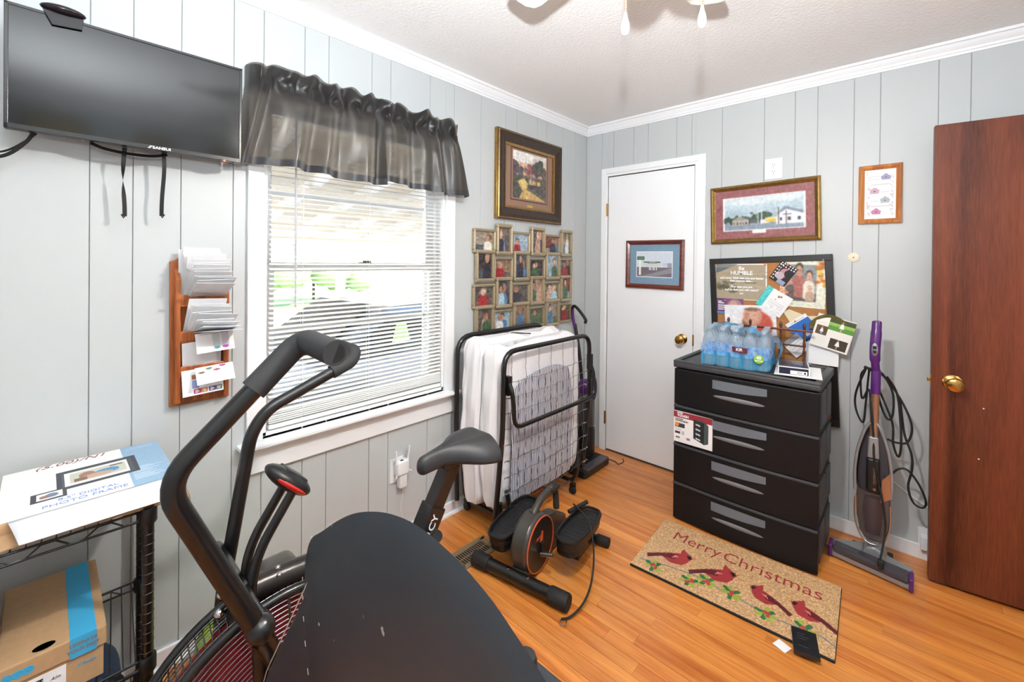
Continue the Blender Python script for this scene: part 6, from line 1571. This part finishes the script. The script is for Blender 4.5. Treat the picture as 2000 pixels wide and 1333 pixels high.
body([(0, .10), (.034, .10), (.052, .13), (.062, .20), (.064, .29), (.060, .335), (0, .336)], 'vac_tank', 'dirty_tank')
body([(0, .12), (.024, .13), (.034, .22), (.030, .30), (0, .31)], 'purple_dark', 'tank_filter', n=16)
body([(.061, .332), (.066, .36), (.066, .44), (.060, .52), (.045, .585), (.026, .625), (0, .63)], 'vac_smoke', 'upper_shell')
obj('water_tank', MB().rbox((1.712, -.245, .345), (1.762, -.215, .50), .012), 'plastic_black', vc, smooth=50)
obj('tank_cap', MB().prism([(1.716, .50), (1.760, .50), (1.756, .60), (1.720, .60)], -.243, -.212, 'xz'), 'silver_plastic', vc, bev=.006)
obj('side_panel', MB().prism([(1.765, .30), (1.802, .33), (1.800, .45), (1.768, .41)], -.238, -.222, 'xz'), 'vac_copper', vc, bev=.004)
obj('trim_ring', MB().tube(smoothpath([(1.675, -.235, .30), (1.676, -.240, .20), (1.70, -.243, .125), (1.737, -.245, .105), (1.775, -.243, .125), (1.798, -.240, .20), (1.799, -.235, .30)], 6), .004, 8), 'chrome', vc, smooth=60)
for sx in (-1, 1): obj('frame_arm', MB().tube(smoothpath([(1.737+sx*.064, -.225, .33), (1.737+sx*.066, -.225, .42), (1.737+sx*.055, -.225, .53), (1.737+sx*.028, -.222, .63), (1.737+sx*.010, -.22, .66)], 5), .0065, 8), 'silver_plastic', vc, smooth=60)
obj('handle_pole', MB().tube([(1.738, -.215, .585), (1.741, -.205, .80)], [.017, .0155], 14), 'vac_copper', vc, smooth=50)
obj('handle_sleeve', MB().tube([(1.741, -.205, .795), (1.742, -.202, .895), (1.742, -.201, .91)], [.0185, .019, .016], 14), 'purple_plastic', vc, smooth=50)
gr_ = obj('handle_grip', MB().tube(smoothpath([(1.742, -.201, .895), (1.738, -.215, .955), (1.738, -.218, 1.01), (1.741, -.205, 1.08), (1.742, -.195, 1.118), (1.742, -.19, 1.130)], 5), [.016]*5+[.0205]*6+[.021]*5+[.019]*5+[.0185]*4+[.012], 14), 'purple_plastic', vc, smooth=60)
obj('button_plate', MB().ell((1.738, -.238, 1.005), (.012, .004, .030), 16, 10), 'silver_plastic', gr_, smooth=60)
for z_ in (.995, 1.015): obj('button', MB().rbox((1.731, -.2445, z_-.007), (1.745, -.2405, z_+.007), .002), 'plastic_dark', gr_)
obj('cord_hook', MB().tube(smoothpath([(1.742, -.20, .905), (1.72, -.215, .91), (1.700, -.22, .918)], 4), .005, 8), 'plastic_black', vc, smooth=60)
text('lettering', 'CROSSWAVE', .013, frame_T((1.744, -.2463, .42), (0, 0, 1), (-1, 0, 0)), 'steel_grey', vc, bold=.0003)
text('lettering', 'PET', .011, frame_T((1.756, -.2463, .40), (0, 0, 1), (-1, 0, 0)), 'steel_grey', vc)
obj('lettering_mark', MB().ell((1.744, -.2458, .360), (.006, .0006, .006), 12, 6), 'steel_grey', vc)
cdm = thing('vacuum_power_cord', 'long black power cord looped over the wet-dry vacuum handle', 'cord', (1.78, -.15, .4))
def cord(pts, r=.0045): obj('cord_loop', MB().tube(smoothpath(pts, 7), r, 8), 'rubber_black', cdm, smooth=60)
cy_ = -.150
cord([(1.705, -.215, .905), (1.672, -.17, .80), (1.662, cy_, .73), (1.672, cy_, .67), (1.695, cy_, .635), (1.704, cy_, .74), (1.712, -.17, .85), (1.718, -.21, .905)])
cord([(1.705, -.217, .907), (1.685, -.18, .86), (1.690, -.16, .75), (1.715, -.165, .80), (1.728, -.232, .72), (1.738, -.236, .60), (1.742, -.249, .50), (1.758, -.252, .40), (1.776, -.254, .30), (1.785, -.256, .20), (1.775, -.30, .11), (1.770, -.33, .085)])
cord([(1.70, -.216, .91), (1.75, -.18, .90), (1.79, cy_, .84), (1.835, cy_, .76), (1.868, cy_, .66), (1.855, cy_, .585), (1.82, cy_, .57), (1.785, -.16, .58)])
cord([(1.715, -.217, .905), (1.765, -.18, .88), (1.80, cy_, .80), (1.802, cy_, .70), (1.785, cy_, .67), (1.762, cy_, .72), (1.748, -.17, .80), (1.745, -.185, .88)])
cord([(1.755, -.17, .80), (1.80, cy_, .66), (1.805, cy_, .56), (1.823, cy_, .505), (1.832, cy_, .56), (1.828, cy_, .68), (1.815, cy_, .80), (1.78, -.17, .875)])
cord([(1.825, cy_+.01, .78), (1.842, cy_+.01, .62), (1.868, cy_, .53), (1.870, cy_, .46), (1.858, cy_, .38), (1.875, cy_, .315), (1.905, cy_, .30), (1.918, cy_, .33), (1.895, cy_, .40), (1.855, cy_, .455), (1.82, cy_, .445), (1.795, -.17, .41)])
obj('plug', MB().rbox((1.762, -.345, .060), (1.785, -.320, .092), .006).tube([(1.772, -.336, .055), (1.770, -.34, .08)], .008, 8), 'rubber_black', cdm, smooth=50)
solo('wall_cable', MB().tube([(1.795, -.006, .338), (1.86, -.006, .29), (1.935, -.006, .246), (2.1, -.006, .17)], .0035, 8), 'plastic_white', 'thin white cable running down the back wall behind the vacuum', 'cable', smooth=60)
pg = thing('wall_plug', 'white plug adapter low on the wall beside the brown door', 'plug', (1.92, -.02, .03))
obj('plate', MB().rbox((1.895, -.006, .035), (1.965, 0, .150), .002), 'plastic_white', pg)
obj('adapter', MB().rbox((1.902, -.040, .055), (1.945, -.006, .120), .006), 'plastic_white', pg, smooth=40)
